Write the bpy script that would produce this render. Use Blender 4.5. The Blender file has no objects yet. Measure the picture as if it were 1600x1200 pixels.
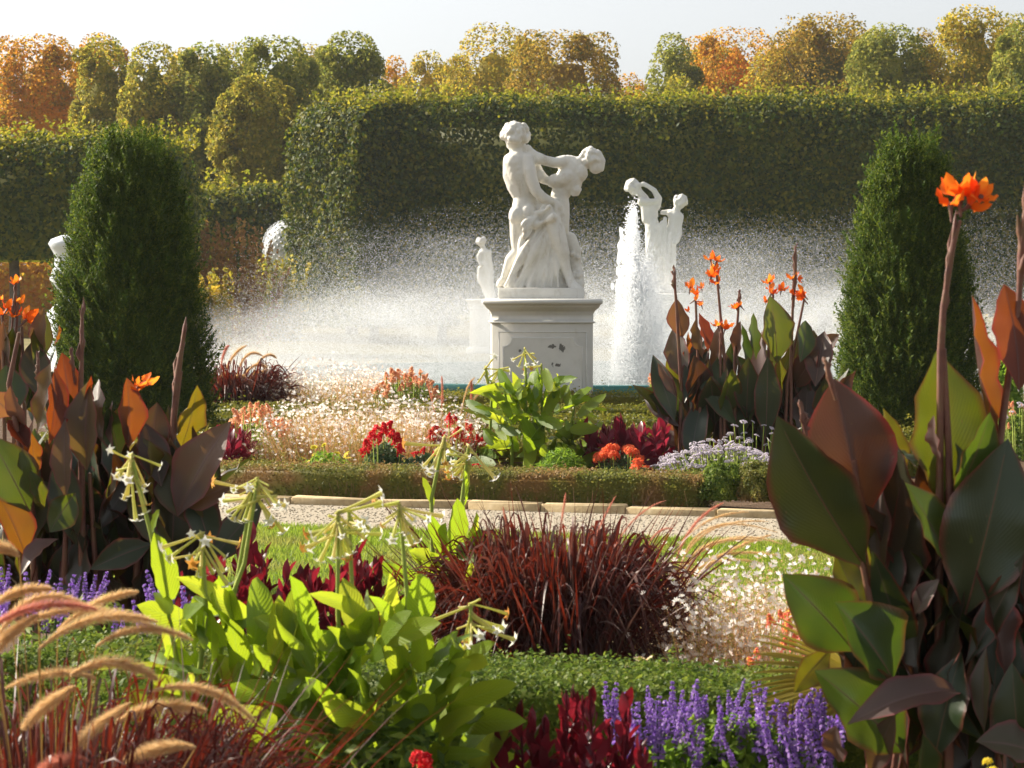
import bpy, math, random
import numpy as np
from mathutils import Vector, Matrix

# ------------------------------------------------------------------ camera, sky, sun, exposure
SC = bpy.context.scene
CAM_H, F_PX, HORIZON = 1.6, 3500.0, 462.0
PITCH = math.atan((600.0 - HORIZON) / F_PX)
cam_data = bpy.data.cameras.new('camera')
cam_data.sensor_width = 36.0
cam_data.lens = 36.0 * F_PX / 1600.0
cam_data.clip_start, cam_data.clip_end = 0.1, 3000.0
cam_data.dof.use_dof = True
cam_data.dof.focus_distance = 17.0
cam_data.dof.aperture_fstop = 11.0
cam = bpy.data.objects.new('camera', cam_data)
cam.location = (0, 0, CAM_H)
cam.rotation_euler = (math.pi / 2 - PITCH, 0, 0)
SC.collection.objects.link(cam)
SC.camera = cam

SUN_DIR = Vector((-0.885, 0.465, 0.0)).normalized()
SUN_EL = math.radians(34)
to_sun = Vector((SUN_DIR.x * math.cos(SUN_EL), SUN_DIR.y * math.cos(SUN_EL), math.sin(SUN_EL)))
world = bpy.data.worlds.new('World')
SC.world = world
world.use_nodes = True
wn = world.node_tree
wn.nodes.clear()
sky = wn.nodes.new('ShaderNodeTexSky')
sky.sky_type = 'NISHITA'
sky.sun_disc = False
sky.sun_elevation = SUN_EL
sky.sun_rotation = math.atan2(to_sun.x, to_sun.y)
sky.air_density, sky.dust_density, sky.ozone_density = 1.0, 2.2, 1.0
hsv = wn.nodes.new('ShaderNodeHueSaturation')       # a milky autumn haze: the whole dome is pale
hsv.inputs['Saturation'].default_value = 0.22
bg = wn.nodes.new('ShaderNodeBackground')
bg.inputs['Strength'].default_value = 0.093
wo = wn.nodes.new('ShaderNodeOutputWorld')
wn.links.new(sky.outputs[0], hsv.inputs['Color'])
wn.links.new(hsv.outputs[0], bg.inputs['Color'])
wn.links.new(bg.outputs[0], wo.inputs['Surface'])
sd = bpy.data.lights.new('sun', 'SUN')
sd.energy, sd.angle, sd.color = 4.7, math.radians(0.5), (1.0, 0.90, 0.74)
sun = bpy.data.objects.new('sun', sd)
sun.rotation_euler = (-to_sun).to_track_quat('-Z', 'Y').to_euler()
sun.location = (-20, 10, 30)
SC.collection.objects.link(sun)
SC.view_settings.view_transform = 'Standard'
SC.view_settings.look = 'None'
SC.view_settings.exposure = 1.0
SC.view_settings.gamma = 1.0
SC.view_settings.use_curve_mapping = False
SC.cycles.max_bounces = 6
SC.cycles.transparent_max_bounces = 8
SC.cycles.transmission_bounces = 4
SC.cycles.volume_bounces = 0

# ------------------------------------------------------------------ helpers
RNG = np.random.default_rng(11)
COL = SC.collection
CP, SP = math.cos(PITCH), math.sin(PITCH)

def P(px, py, d):
    """the point at ground distance d that stands at (px, py) of the 1600x1200 photograph"""
    u, v = (px - 800.0) / F_PX, -(py - 600.0) / F_PX
    dx, dy, dz = u, CP + v * SP, -SP + v * CP
    t = d / dy
    return np.array((dx * t, d, CAM_H + dz * t))

def X(px, d): return (px - 800.0) / F_PX * d * 1.0
def Z(py, d): return P(800, py, d)[2]
def DG(py):                                            # distance of the ground at image row py
    return CAM_H / ((py - HORIZON) / F_PX)

def make_mesh(name, V, F, mats, smooth=False, uv=None, mi=None):
    """F: one int array (n,3|4) or a list of such arrays"""
    me = bpy.data.meshes.new(name)
    V = np.asarray(V, dtype=np.float32)
    Fs = F if isinstance(F, list) else [F]
    Fs = [np.asarray(f, dtype=np.int32) for f in Fs if len(f)]
    me.vertices.add(len(V)); me.vertices.foreach_set('co', V.ravel())
    nl = sum(f.size for f in Fs); nf = sum(len(f) for f in Fs)
    me.loops.add(nl); me.polygons.add(nf)
    me.loops.foreach_set('vertex_index', np.concatenate([f.ravel() for f in Fs]))
    starts, o = [], 0
    for f in Fs:
        starts.append(o + np.arange(len(f)) * f.shape[1]); o += f.size
    me.polygons.foreach_set('loop_start', np.concatenate(starts).astype(np.int32))
    if smooth: me.polygons.foreach_set('use_smooth', np.ones(nf, dtype=bool))
    if mi is not None: me.polygons.foreach_set('material_index', np.asarray(mi, dtype=np.int32))
    if uv is not None:
        lay = me.uv_layers.new(name='UVMap')
        idx = np.concatenate([f.ravel() for f in Fs])
        lay.data.foreach_set('uv', np.asarray(uv, dtype=np.float32)[idx].ravel())
    me.update(calc_edges=True)
    for m in (mats if isinstance(mats, (list, tuple)) else [mats]): me.materials.append(m)
    return me

def link(name, me, parent=None, loc=(0, 0, 0), rot=None, scale=None, kind=None):
    o = bpy.data.objects.new(name, me)
    COL.objects.link(o)
    o.location = [float(c) for c in loc]
    if rot is not None: o.rotation_euler = rot
    if scale is not None: o.scale = (scale,) * 3 if not hasattr(scale, '__len__') else scale
    if parent is not None: o.parent = parent
    if kind: o['kind'] = kind
    return o

def tag(o, label=None, cat=None, group=None, kind=None):
    if label: o['label'] = label
    if cat: o['category'] = cat
    if group: o['group'] = group
    if kind: o['kind'] = kind
    return o

def thing(name, label, cat, loc=(0, 0, 0), rz=0.0, group=None):
    o = bpy.data.objects.new(name, None)
    o.empty_display_size = 0.1
    COL.objects.link(o)
    o.location = [float(c) for c in loc]; o.rotation_euler = (0, 0, rz)
    return tag(o, label, cat, group)

class MB:
    """collects pieces of one mesh"""
    def __init__(s): s.V, s.F3, s.F4, s.m3, s.m4, s.n = [], [], [], [], [], 0
    def add(s, V, F, m=0):
        V = np.asarray(V, dtype=float).reshape(-1, 3); F = np.asarray(F, dtype=int)
        s.V.append(V)
        (s.F3 if F.shape[1] == 3 else s.F4).append(F + s.n)
        (s.m3 if F.shape[1] == 3 else s.m4).append(np.full(len(F), m))
        s.n += len(V); return s
    def mesh(s, name, mats, smooth=False):
        F, mi = [], []
        if s.F3: F.append(np.concatenate(s.F3)); mi += s.m3
        if s.F4: F.append(np.concatenate(s.F4)); mi += s.m4
        return make_mesh(name, np.concatenate(s.V), F, mats, smooth, mi=np.concatenate(mi))

BOX_F = np.array([[0, 3, 2, 1], [4, 5, 6, 7], [0, 1, 5, 4], [1, 2, 6, 5], [2, 3, 7, 6], [3, 0, 4, 7]])
def box_v(x0, x1, y0, y1, z0, z1):
    return np.array([[x0, y0, z0], [x1, y0, z0], [x1, y1, z0], [x0, y1, z0], [x0, y0, z1], [x1, y0, z1], [x1, y1, z1], [x0, y1, z1]], float)

def bevel_box(mb, x0, x1, y0, y1, z0, z1, b=0.01, m=0):
    """a box with chamfered top and vertical edges"""
    L = []
    for z, i in ((z0, 0), (z1 - b, 0), (z1, b)):
        a0, a1, c0, c1 = x0 + i, x1 - i, y0 + i, y1 - i
        L.append([[a0 + b, c0, z], [a1 - b, c0, z], [a1, c0 + b, z], [a1, c1 - b, z], [a1 - b, c1, z], [a0 + b, c1, z], [a0, c1 - b, z], [a0, c0 + b, z]])
    V = np.array(L, float).reshape(-1, 3)
    F = [[r * 8 + i, r * 8 + (i + 1) % 8, (r + 1) * 8 + (i + 1) % 8, (r + 1) * 8 + i] for r in range(2) for i in range(8)]
    F += [[16, 17, 18, 19], [16, 19, 20, 23], [20, 21, 22, 23]]
    mb.add(V, F, m)

def unit(v, ax=-1):
    v = np.asarray(v, float)
    return v / np.maximum(np.linalg.norm(v, axis=ax, keepdims=True), 1e-9)

def rand_dirs(n, rng=RNG): return unit(rng.normal(size=(n, 3)))

def frames(N, rng=RNG, spin=None):
    """matrices whose third column is N, spun at random round it"""
    N = unit(N); n = len(N)
    h = np.where(np.abs(N[:, 2:3]) < 0.9, np.array([[0, 0, 1.0]]), np.array([[1.0, 0, 0]]))
    A = unit(np.cross(h, N)); B = np.cross(N, A)
    s = rng.uniform(0, 2 * np.pi, n) if spin is None else spin
    c, q = np.cos(s)[:, None], np.sin(s)[:, None]
    return np.stack([A * c + B * q, -A * q + B * c, N], axis=2)

def scatter(tv, tf, pos, M, S):
    """copies of a template: pos (n,3), M (n,3,3), S (n,) or (n,3) -> V, F"""
    tv = np.asarray(tv, float); tf = np.asarray(tf, int)
    S = np.asarray(S, float)
    if S.ndim == 1: S = S[:, None]
    V = np.einsum('nij,nkj->nki', M, tv[None] * S[:, None, :]) + np.asarray(pos)[:, None, :]
    F = tf[None] + (np.arange(len(pos)) * len(tv))[:, None, None]
    return V.reshape(-1, 3), F.reshape(-1, tf.shape[1])

# leaf-sized templates (lie in xy, normal z)
LEAF_V = np.array([[0, -.5, 0], [.32, -.05, .07], [0, .5, 0], [-.32, -.05, .07]])
LEAF_F = np.array([[0, 1, 2], [0, 2, 3]])
NEEDLE_V = np.array([[-.5, 0, 0], [.5, 0, 0], [0, 1, 0]])
NEEDLE_F = np.array([[0, 1, 2]])
OCTA_V = np.array([[1, 0, 0], [-1, 0, 0], [0, 1, 0], [0, -1, 0], [0, 0, 1], [0, 0, -1]], float)
OCTA_F = np.array([[0, 2, 4], [2, 1, 4], [1, 3, 4], [3, 0, 4], [2, 0, 5], [1, 2, 5], [3, 1, 5], [0, 3, 5]])

def ico(sub=2):
    import bmesh
    bm = bmesh.new(); bmesh.ops.create_icosphere(bm, subdivisions=sub, radius=1)
    V = np.array([v.co[:] for v in bm.verts]); F = np.array([[v.index for v in f.verts] for f in bm.faces]); bm.free()
    return V, F
ICO_V, ICO_F = ico(2)

def bez(a, b, c, n):
    t = np.linspace(0, 1, n)[:, None]
    a, b, c = map(np.asarray, (a, b, c))
    return (1 - t) ** 2 * a + 2 * t * (1 - t) * b + t ** 2 * c

def tube(mb, pts, radii, sides=6, m=0, cap=True):
    pts = np.asarray(pts, float); n = len(pts)
    r = np.broadcast_to(np.asarray(radii, float), (n,)) if np.ndim(radii) < 2 else radii
    T = unit(np.gradient(pts, axis=0))
    h = np.array([0.0, 1, 0]) if abs(T[0][1]) < .8 else np.array([1.0, 0, 0])
    A = unit(np.cross(T, h)); B = np.cross(T, A)
    a = np.arange(sides) * 2 * np.pi / sides
    ring = A[:, None] * np.cos(a)[None, :, None] + B[:, None] * np.sin(a)[None, :, None]
    V = (pts[:, None] + ring * r[:, None, None]).reshape(-1, 3)
    F = [[i * sides + j, i * sides + (j + 1) % sides, (i + 1) * sides + (j + 1) % sides, (i + 1) * sides + j] for i in range(n - 1) for j in range(sides)]
    mb.add(V, F, m)
    if cap:
        k = n - 1
        V2 = np.vstack([V[k * sides:(k + 1) * sides], pts[k] + T[k] * r[k] * .6])
        mb.add(V2, [[j, (j + 1) % sides, sides] for j in range(sides)], m)

def lathe(mb, prof, sides=24, m=0, c=(0, 0, 0)):
    a = np.arange(sides) * 2 * np.pi / sides
    V = np.array([[r * math.cos(t) + c[0], r * math.sin(t) + c[1], z + c[2]] for r, z in prof for t in a])
    F = [[i * sides + j, i * sides + (j + 1) % sides, (i + 1) * sides + (j + 1) % sides, (i + 1) * sides + j] for i in range(len(prof) - 1) for j in range(sides)]
    mb.add(V, F, m)

def ramp_w(t, kind):
    t = np.asarray(t, float)
    if kind == 'canna':  return np.sin(np.pi * np.clip(t, 0, 1) ** .98) ** (1.15 - .2 * np.clip(t, 0, 1))
    if kind == 'ovate':  return (t + .03) ** .5 * np.maximum(1.0 - t, 0) ** .62 * 1.76
    return np.sin(np.pi * np.clip(t, 0, 1)) ** .8

def leaf_grid(base, tip, width, normal, arch=0.0, fold=0.15, wave=0.0, kind='canna', nl=9, nw=4, seed=0, curl=0.0):
    """a leaf blade on the midrib base->tip; arch bends it away from its normal, curl rolls its edges"""
    rs = np.random.default_rng(seed)
    base, tip = np.asarray(base, float), np.asarray(tip, float)
    mvec = tip - base; L = np.linalg.norm(mvec); md = mvec / L
    N = np.asarray(normal, float); N = unit(N - md * (N @ md)); Sd = np.cross(md, N)
    t = np.linspace(0, 1, nl); u = np.linspace(-1, 1, nw + 1)
    mid = base + md * (t * L)[:, None] - N * (arch * L * (t ** 2 - t * .0))[:, None] + N * (arch * L * t)[:, None] * .5
    w = ramp_w(t, kind) * width * .5
    w[0] = max(w[0], .006 * L)
    ph = rs.uniform(0, 6.28, 2); fq = rs.uniform(2.2, 3.6)
    V, UV = [], []
    for i in range(nl):
        for uu in u:
            lift = fold * abs(uu) * w[i] + curl * (uu ** 2) * w[i] + wave * L * uu * abs(uu) * math.sin(fq * 2 * math.pi * t[i] + (ph[0] if uu > 0 else ph[1])) * w[i] / max(width * .5, 1e-6)
            V.append(mid[i] + Sd * (uu * w[i]) + N * lift); UV.append((uu * .5 + .5, t[i]))
    k = nw + 1
    F = [[i * k + j, i * k + j + 1, (i + 1) * k + j + 1, (i + 1) * k + j] for i in range(nl - 1) for j in range(nw)]
    return np.array(V), np.array(F), np.array(UV)

# ------------------------------------------------------------------ materials
def nodes_of(m):
    m.use_nodes = True
    t = m.node_tree; t.nodes.clear()
    return t, t.nodes.new, t.links.new

def ramp_node(new, cols, interp='LINEAR'):
    r = new('ShaderNodeValToRGB'); e = r.color_ramp.elements
    r.color_ramp.interpolation = interp
    while len(e) < len(cols): e.new(0.5)
    for i, c in enumerate(cols):
        e[i].position = i / max(len(cols) - 1, 1); e[i].color = (*c, 1)
    return r

def leaf_mat(name, cols, trans=None, fac=.4, rough=.55, spec=.18, per='island', patch=None, patch_scale=1.5, patch_pos=(.45, .62)):
    """many-leaved foliage: every leaf (mesh island) draws its own colour; thin leaves let light through"""
    m = bpy.data.materials.new(name); t, new, ln = nodes_of(m)
    if per == 'island':
        g = new('ShaderNodeNewGeometry'); rnd = g.outputs['Random Per Island']
    else:
        g = new('ShaderNodeObjectInfo'); rnd = g.outputs['Random']
    r1 = ramp_node(new, cols); ln(rnd, r1.inputs[0])
    r2 = ramp_node(new, trans or [tuple(min(1, c * 2.2) for c in k) for k in cols]); ln(rnd, r2.inputs[0])
    c1, c2 = r1.outputs[0], r2.outputs[0]
    if patch:
        tc = new('ShaderNodeTexCoord'); nz = new('ShaderNodeTexNoise'); nz.inputs['Scale'].default_value = patch_scale; nz.inputs['Detail'].default_value = 3
        ln(tc.outputs['Object'], nz.inputs['Vector'])
        mr = new('ShaderNodeMapRange'); mr.inputs[1].default_value, mr.inputs[2].default_value = patch_pos; ln(nz.outputs[0], mr.inputs[0])
        for k, (c, pc) in enumerate(((c1, patch), (c2, tuple(min(1, q * 2.0) for q in patch)))):
            mx = new('ShaderNodeMix'); mx.data_type = 'RGBA'; ln(mr.outputs[0], mx.inputs[0]); ln(c, mx.inputs[6]); mx.inputs[7].default_value = (*pc, 1)
            if k == 0: c1 = mx.outputs[2]
            else: c2 = mx.outputs[2]
    b = new('ShaderNodeBsdfPrincipled'); b.inputs['Roughness'].default_value = rough; b.inputs['Specular IOR Level'].default_value = spec
    ln(c1, b.inputs['Base Color'])
    tr = new('ShaderNodeBsdfTranslucent'); ln(c2, tr.inputs['Color'])
    mx = new('ShaderNodeMixShader'); mx.inputs[0].default_value = fac; ln(b.outputs[0], mx.inputs[1]); ln(tr.outputs[0], mx.inputs[2])
    o = new('ShaderNodeOutputMaterial'); ln(mx.outputs[0], o.inputs[0])
    return m

def blade_mat(name, cols, trans, fac=.45, rough=.38, spec=.45, rim=None, vein=26.0, vein_amt=.14, slant=.5, bump=.13):
    """one large leaf per object: veins slant from the midrib, the leaf's own colour comes from the object"""
    m = bpy.data.materials.new(name); t, new, ln = nodes_of(m)
    oi = new('ShaderNodeObjectInfo')
    uv = new('ShaderNodeUVMap'); uv.uv_map = 'UVMap'
    sp = new('ShaderNodeSeparateXYZ'); ln(uv.outputs[0], sp.inputs[0])
    def math_(op, a, b=None, clamp=False):
        n = new('ShaderNodeMath'); n.operation = op; n.use_clamp = clamp
        for i, q in enumerate((a, b)):
            if q is None: continue
            if isinstance(q, (int, float)): n.inputs[i].default_value = q
            else: ln(q, n.inputs[i])
        return n.outputs[0]
    au = math_('ABSOLUTE', math_('MULTIPLY', math_('SUBTRACT', sp.outputs[0], .5), 2.0))
    nz = new('ShaderNodeTexNoise'); nz.inputs['Scale'].default_value = 3.5; nz.inputs['Detail'].default_value = 4
    cmb = new('ShaderNodeCombineXYZ'); ln(sp.outputs[0], cmb.inputs[0]); ln(sp.outputs[1], cmb.inputs[1]); ln(math_('MULTIPLY', oi.outputs['Random'], 30.0), cmb.inputs[2]); ln(cmb.outputs[0], nz.inputs['Vector'])
    s = math_('SINE', math_('MULTIPLY', math_('SUBTRACT', sp.outputs[1], math_('MULTIPLY', au, slant)), vein * 6.283))
    s = math_('MULTIPLY', math_('ADD', s, 1.0), .5)
    midr = math_('SUBTRACT', 1.0, math_('MULTIPLY', au, 14.0), True)
    rv = math_('ADD', oi.outputs['Random'], math_('MULTIPLY', math_('SUBTRACT', nz.outputs[0], .5), .55), True)
    outs = []
    for cc in (cols, trans):
        r = ramp_node(new, cc); ln(rv, r.inputs[0])
        mx = new('ShaderNodeMix'); mx.data_type = 'RGBA'; mx.blend_type = 'MULTIPLY'
        ln(math_('MULTIPLY', s, vein_amt), mx.inputs[0]); ln(r.outputs[0], mx.inputs[6]); mx.inputs[7].default_value = (.45, .45, .45, 1)
        c = mx.outputs[2]
        if rim:
            m2 = new('ShaderNodeMix'); m2.data_type = 'RGBA'
            ed = math_('MULTIPLY', math_('SUBTRACT', au, .80), 5.0, True)
            ln(ed, m2.inputs[0]); ln(c, m2.inputs[6]); m2.inputs[7].default_value = (*rim, 1); c = m2.outputs[2]
        m3 = new('ShaderNodeMix'); m3.data_type = 'RGBA'
        ln(math_('MULTIPLY', midr, .55), m3.inputs[0]); ln(c, m3.inputs[6]); m3.inputs[7].default_value = (*[min(1, q * 1.7 + .02) for q in cols[-1]], 1)
        outs.append(m3.outputs[2])
    n3 = new('ShaderNodeTexNoise'); n3.inputs['Scale'].default_value = 22; n3.inputs['Detail'].default_value = 3; ln(cmb.outputs[0], n3.inputs['Vector'])
    sp_ = math_('MULTIPLY', math_('SUBTRACT', math_('ADD', n3.outputs[0], math_('MULTIPLY', math_('POWER', au, 6.0), .14)), .70), 9.0, True)   # dry brown specks, more of them at the edge
    for q in (0, 1):
        m4 = new('ShaderNodeMix'); m4.data_type = 'RGBA'; ln(math_('MULTIPLY', sp_, .8), m4.inputs[0]); ln(outs[q], m4.inputs[6]); m4.inputs[7].default_value = (.16, .09, .04, 1); outs[q] = m4.outputs[2]
    bp = new('ShaderNodeBump'); bp.inputs['Strength'].default_value = bump; bp.inputs['Distance'].default_value = .004
    ln(math_('ADD', s, math_('MULTIPLY', nz.outputs[0], 2.0)), bp.inputs['Height'])
    b = new('ShaderNodeBsdfPrincipled'); b.inputs['Specular IOR Level'].default_value = spec
    ln(math_('ADD', math_('MULTIPLY', nz.outputs[0], .22), rough - .1), b.inputs['Roughness'])
    ln(outs[0], b.inputs['Base Color']); ln(bp.outputs[0], b.inputs['Normal'])
    tr = new('ShaderNodeBsdfTranslucent'); ln(outs[1], tr.inputs['Color']); ln(bp.outputs[0], tr.inputs['Normal'])
    mx = new('ShaderNodeMixShader'); mx.inputs[0].default_value = fac; ln(b.outputs[0], mx.inputs[1]); ln(tr.outputs[0], mx.inputs[2])
    o = new('ShaderNodeOutputMaterial'); ln(mx.outputs[0], o.inputs[0])
    return m

def noise_mat(name, cols, scale=8.0, rough=.8, bump=.3, bscale=None, detail=6, spec=.2, dist=.01):
    m = bpy.data.materials.new(name); t, new, ln = nodes_of(m)
    tc = new('ShaderNodeTexCoord'); nz = new('ShaderNodeTexNoise'); nz.inputs['Scale'].default_value = scale; nz.inputs['Detail'].default_value = detail; nz.inputs['Roughness'].default_value = .65
    ln(tc.outputs['Object'], nz.inputs['Vector'])
    mr = new('ShaderNodeMapRange'); mr.inputs[1].default_value, mr.inputs[2].default_value = .3, .7; ln(nz.outputs[0], mr.inputs[0])
    r = ramp_node(new, cols); ln(mr.outputs[0], r.inputs[0])
    n2 = new('ShaderNodeTexNoise'); n2.inputs['Scale'].default_value = bscale or scale * 5; n2.inputs['Detail'].default_value = 5; ln(tc.outputs['Object'], n2.inputs['Vector'])
    bp = new('ShaderNodeBump'); bp.inputs['Strength'].default_value = bump; bp.inputs['Distance'].default_value = dist; ln(n2.outputs[0], bp.inputs['Height'])
    b = new('ShaderNodeBsdfPrincipled'); b.inputs['Roughness'].default_value = rough; b.inputs['Specular IOR Level'].default_value = spec
    ln(r.outputs[0], b.inputs['Base Color']); ln(bp.outputs[0], b.inputs['Normal'])
    o = new('ShaderNodeOutputMaterial'); ln(b.outputs[0], o.inputs[0])
    return m

M = {}
M['soil'] = noise_mat('soil', [(.05, .03, .018), (.12, .075, .045), (.17, .11, .07)], 6, .95, .8, 60, dist=.03)
M['gravel'] = noise_mat('gravel', [(.32, .27, .20), (.44, .38, .29), (.54, .48, .38)], 55, .95, .9, 160, dist=.012)
M['lawn_ground'] = noise_mat('lawn_ground', [(.06, .10, .012), (.10, .15, .02)], 3, .9, .5)
M['far_ground'] = noise_mat('far_ground', [(.10, .11, .03), (.20, .17, .07), (.26, .2, .1)], .25, .95, .3, 4)
M['kerb'] = noise_mat('kerb', [(.26, .19, .10), (.42, .32, .18), (.50, .40, .25)], 9, .85, .5, 45, dist=.006)
M['wood'] = noise_mat('wood', [(.10, .085, .07), (.20, .17, .14)], 6, .9, .6, 20)
M['grass'] = leaf_mat('lawn_grass', [(.11, .17, .015), (.17, .23, .02), (.20, .25, .03)], fac=.45, rough=.5, patch=(.22, .22, .05), patch_scale=1.2)
M['box'] = leaf_mat('box_leaves', [(.08, .10, .02), (.14, .15, .03), (.21, .19, .04)], fac=.32, rough=.5, spec=.15, patch=(.26, .16, .06), patch_scale=2.6, patch_pos=(.50, .62))
M['box_green'] = leaf_mat('box_leaves_green', [(.055, .095, .014), (.095, .145, .02), (.17, .20, .028)], fac=.3, rough=.5, spec=.15, patch=(.17, .15, .02), patch_scale=2.0, patch_pos=(.52, .7))
M['parterre'] = leaf_mat('parterre_box_leaves', [(.09, .11, .012), (.15, .15, .018), (.20, .17, .02)], fac=.3, rough=.45)
M['yew'] = leaf_mat('yew_needles', [(.028, .056, .007), (.055, .092, .010), (.14, .165, .018)], fac=.3, rough=.6, spec=.08)
M['big_hedge'] = leaf_mat('hedge_leaves', [(.028, .054, .011), (.056, .088, .014), (.115, .135, .018), (.20, .18, .022)], [(.04, .08, .008), (.08, .12, .01), (.20, .23, .014), (.42, .38, .025)], fac=.38, rough=.55, spec=.15, patch=(.05, .08, .012), patch_scale=.35, patch_pos=(.55, .75))
def crown_mat(name, cols): return leaf_mat(name, cols, fac=.42, rough=.6, spec=.08)
M['hedge_lit_young'] = leaf_mat('hedge_lit_young_leaves', [(.07, .09, .014), (.15, .15, .02), (.26, .22, .03)], [(.20, .24, .012), (.38, .38, .025), (.58, .46, .045)], fac=.45)  # yellower young growth, lightened further to paint in the hedge top's sunlit strip
M['cr_green'] = crown_mat('crown_green', [(.10, .13, .022), (.18, .19, .028), (.29, .26, .045)])
M['cr_olive'] = crown_mat('crown_olive', [(.12, .14, .02), (.23, .21, .025), (.38, .29, .035)])
M['cr_yellow'] = crown_mat('crown_yellow', [(.14, .15, .02), (.28, .23, .025), (.44, .29, .03)])
M['cr_orange'] = crown_mat('crown_orange', [(.15, .14, .02), (.34, .21, .02), (.46, .19, .015), (.42, .27, .03)])
M['cr_brown'] = crown_mat('crown_brown', [(.10, .11, .02), (.20, .15, .02), (.30, .18, .025), (.34, .24, .03)])
M['autumn_hedge'] = leaf_mat('autumn_hedge_leaves', [(.28, .16, .02), (.45, .24, .02), (.40, .32, .03)], fac=.4)

M['canna'] = blade_mat('canna_leaf', [(.016, .034, .013), (.028, .042, .015), (.045, .034, .020), (.058, .028, .024)], [(.07, .10, .008), (.13, .11, .008), (.20, .08, .008), (.22, .06, .008)], fac=.20, rough=.36, spec=.5, rim=(.14, .02, .015))
M['canna_dark'] = blade_mat('canna_leaf_dark', [(.016, .032, .014), (.026, .040, .016), (.036, .032, .020), (.045, .028, .024)], [(.06, .09, .006), (.10, .09, .006), (.16, .06, .006), (.18, .04, .005)], fac=.14, rough=.34, spec=.5, rim=(.13, .02, .015))
M['canna_green'] = blade_mat('canna_leaf_green', [(.025, .055, .016), (.045, .070, .018), (.065, .065, .022)], [(.09, .15, .008), (.17, .19, .008), (.30, .19, .008)], fac=.36, rough=.38, spec=.5, rim=(.13, .05, .015))
M['canna_red'] = blade_mat('canna_leaf_red', [(.030, .016, .014), (.050, .022, .020), (.065, .030, .027)], [(.30, .04, .006), (.42, .10, .008), (.38, .16, .01)], fac=.34, rough=.42, spec=.3, rim=(.30, .03, .02))
M['canna_maroon'] = blade_mat('canna_leaf_maroon', [(.026, .014, .012), (.042, .018, .017), (.055, .026, .024)], [(.17, .018, .004), (.27, .045, .005), (.24, .08, .006)], fac=.24, rough=.36, spec=.5, rim=(.30, .03, .02))
M['canna_deep'] = blade_mat('canna_leaf_deep', [(.018, .036, .014), (.026, .046, .016), (.034, .050, .018)], [(.05, .08, .006), (.09, .10, .006)], fac=.12, rough=.33, spec=.55, rim=(.12, .03, .02))
M['canna_lit'] = blade_mat('canna_leaf_lit_sheen', [(.075, .072, .050), (.11, .076, .070), (.13, .088, .086)], [(.26, .22, .03), (.40, .18, .04), (.42, .15, .05)], fac=.30, rough=.40, spec=.5, rim=(.22, .06, .06))  # lit copy of the canna leaf: its mauve sheen is put into the colour
M['canna_stem'] = noise_mat('canna_stem', [(.10, .035, .03), (.17, .07, .045), (.16, .10, .04)], 12, .45, .2, spec=.4)
M['canna_petal'] = leaf_mat('canna_petal', [(.85, .11, .015), (.92, .20, .02), (.95, .30, .03)], [(.95, .14, .01), (1, .24, .02), (1, .36, .04)], fac=.5, rough=.45)
M['nico'] = blade_mat('tobacco_leaf', [(.085, .16, .018), (.12, .20, .02), (.17, .24, .025)], [(.36, .52, .02), (.46, .58, .025), (.58, .62, .04)], fac=.52, rough=.42, spec=.3, vein=12.0, slant=.35, vein_amt=.14, bump=.22)
M['nico_stem'] = noise_mat('tobacco_stem', [(.24, .32, .06), (.34, .40, .08)], 10, .6, .2)
M['nico_tube'] = leaf_mat('tobacco_tube', [(.55, .58, .14), (.62, .60, .20), (.70, .62, .26)], [(.8, .8, .25), (.85, .8, .3), (.9, .8, .35)], fac=.4, per='object')
M['nico_star'] = leaf_mat('tobacco_star', [(.85, .82, .70), (.9, .88, .78)], fac=.35, per='object')
M['nico_wilt'] = leaf_mat('tobacco_wilted', [(.55, .20, .04), (.6, .28, .06)], fac=.35, per='object')
M['purple_grass'] = leaf_mat('purple_grass', [(.036, .012, .012), (.07, .020, .018), (.11, .042, .036), (.19, .115, .095)], [(.15, .014, .006), (.24, .025, .008), (.2, .035, .015), (.16, .07, .05)], fac=.32, rough=.45, spec=.35)
M['plume'] = leaf_mat('grass_plume', [(.55, .35, .16), (.70, .48, .26), (.78, .58, .36)], [(.9, .6, .25), (.95, .7, .35), (.95, .75, .45)], fac=.45, rough=.7)
M['plume_pink'] = leaf_mat('grass_plume_pink', [(.55, .18, .13), (.62, .27, .2), (.66, .36, .26)], [(.8, .25, .15), (.85, .35, .25), (.9, .5, .35)], fac=.45, rough=.7)
M['gaura_petal'] = leaf_mat('gaura_petal', [(.80, .52, .40), (.88, .74, .64), (.9, .84, .76)], fac=.45)
M['gaura_bud'] = leaf_mat('gaura_bud', [(.70, .24, .14), (.80, .42, .28), (.72, .38, .16)], fac=.35)
M['gaura_stem'] = leaf_mat('gaura_stem', [(.42, .22, .10), (.50, .27, .13), (.38, .28, .09), (.20, .22, .04)], fac=.3)
M['herb'] = leaf_mat('herb_leaves', [(.06, .10, .02), (.10, .16, .025), (.18, .22, .03)], fac=.4)
M['herb_dark'] = leaf_mat('herb_leaves_dark', [(.035, .07, .03), (.055, .10, .04), (.10, .14, .06)], fac=.3)
M['herb_bright'] = leaf_mat('herb_leaves_bright', [(.09, .16, .015), (.13, .22, .02), (.20, .27, .03)], fac=.4)
M['salvia'] = leaf_mat('salvia_floret', [(.26, .14, .40), (.38, .23, .53), (.54, .40, .67)], [(.3, .1, .7), (.4, .2, .8), (.5, .3, .85)], fac=.35)
M['amaranth'] = leaf_mat('amaranth_leaf', [(.055, .006, .012), (.11, .010, .02), (.20, .02, .035)], [(.24, .008, .015), (.34, .015, .03), (.42, .03, .05)], fac=.34, rough=.35, spec=.5, per='object')
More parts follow.
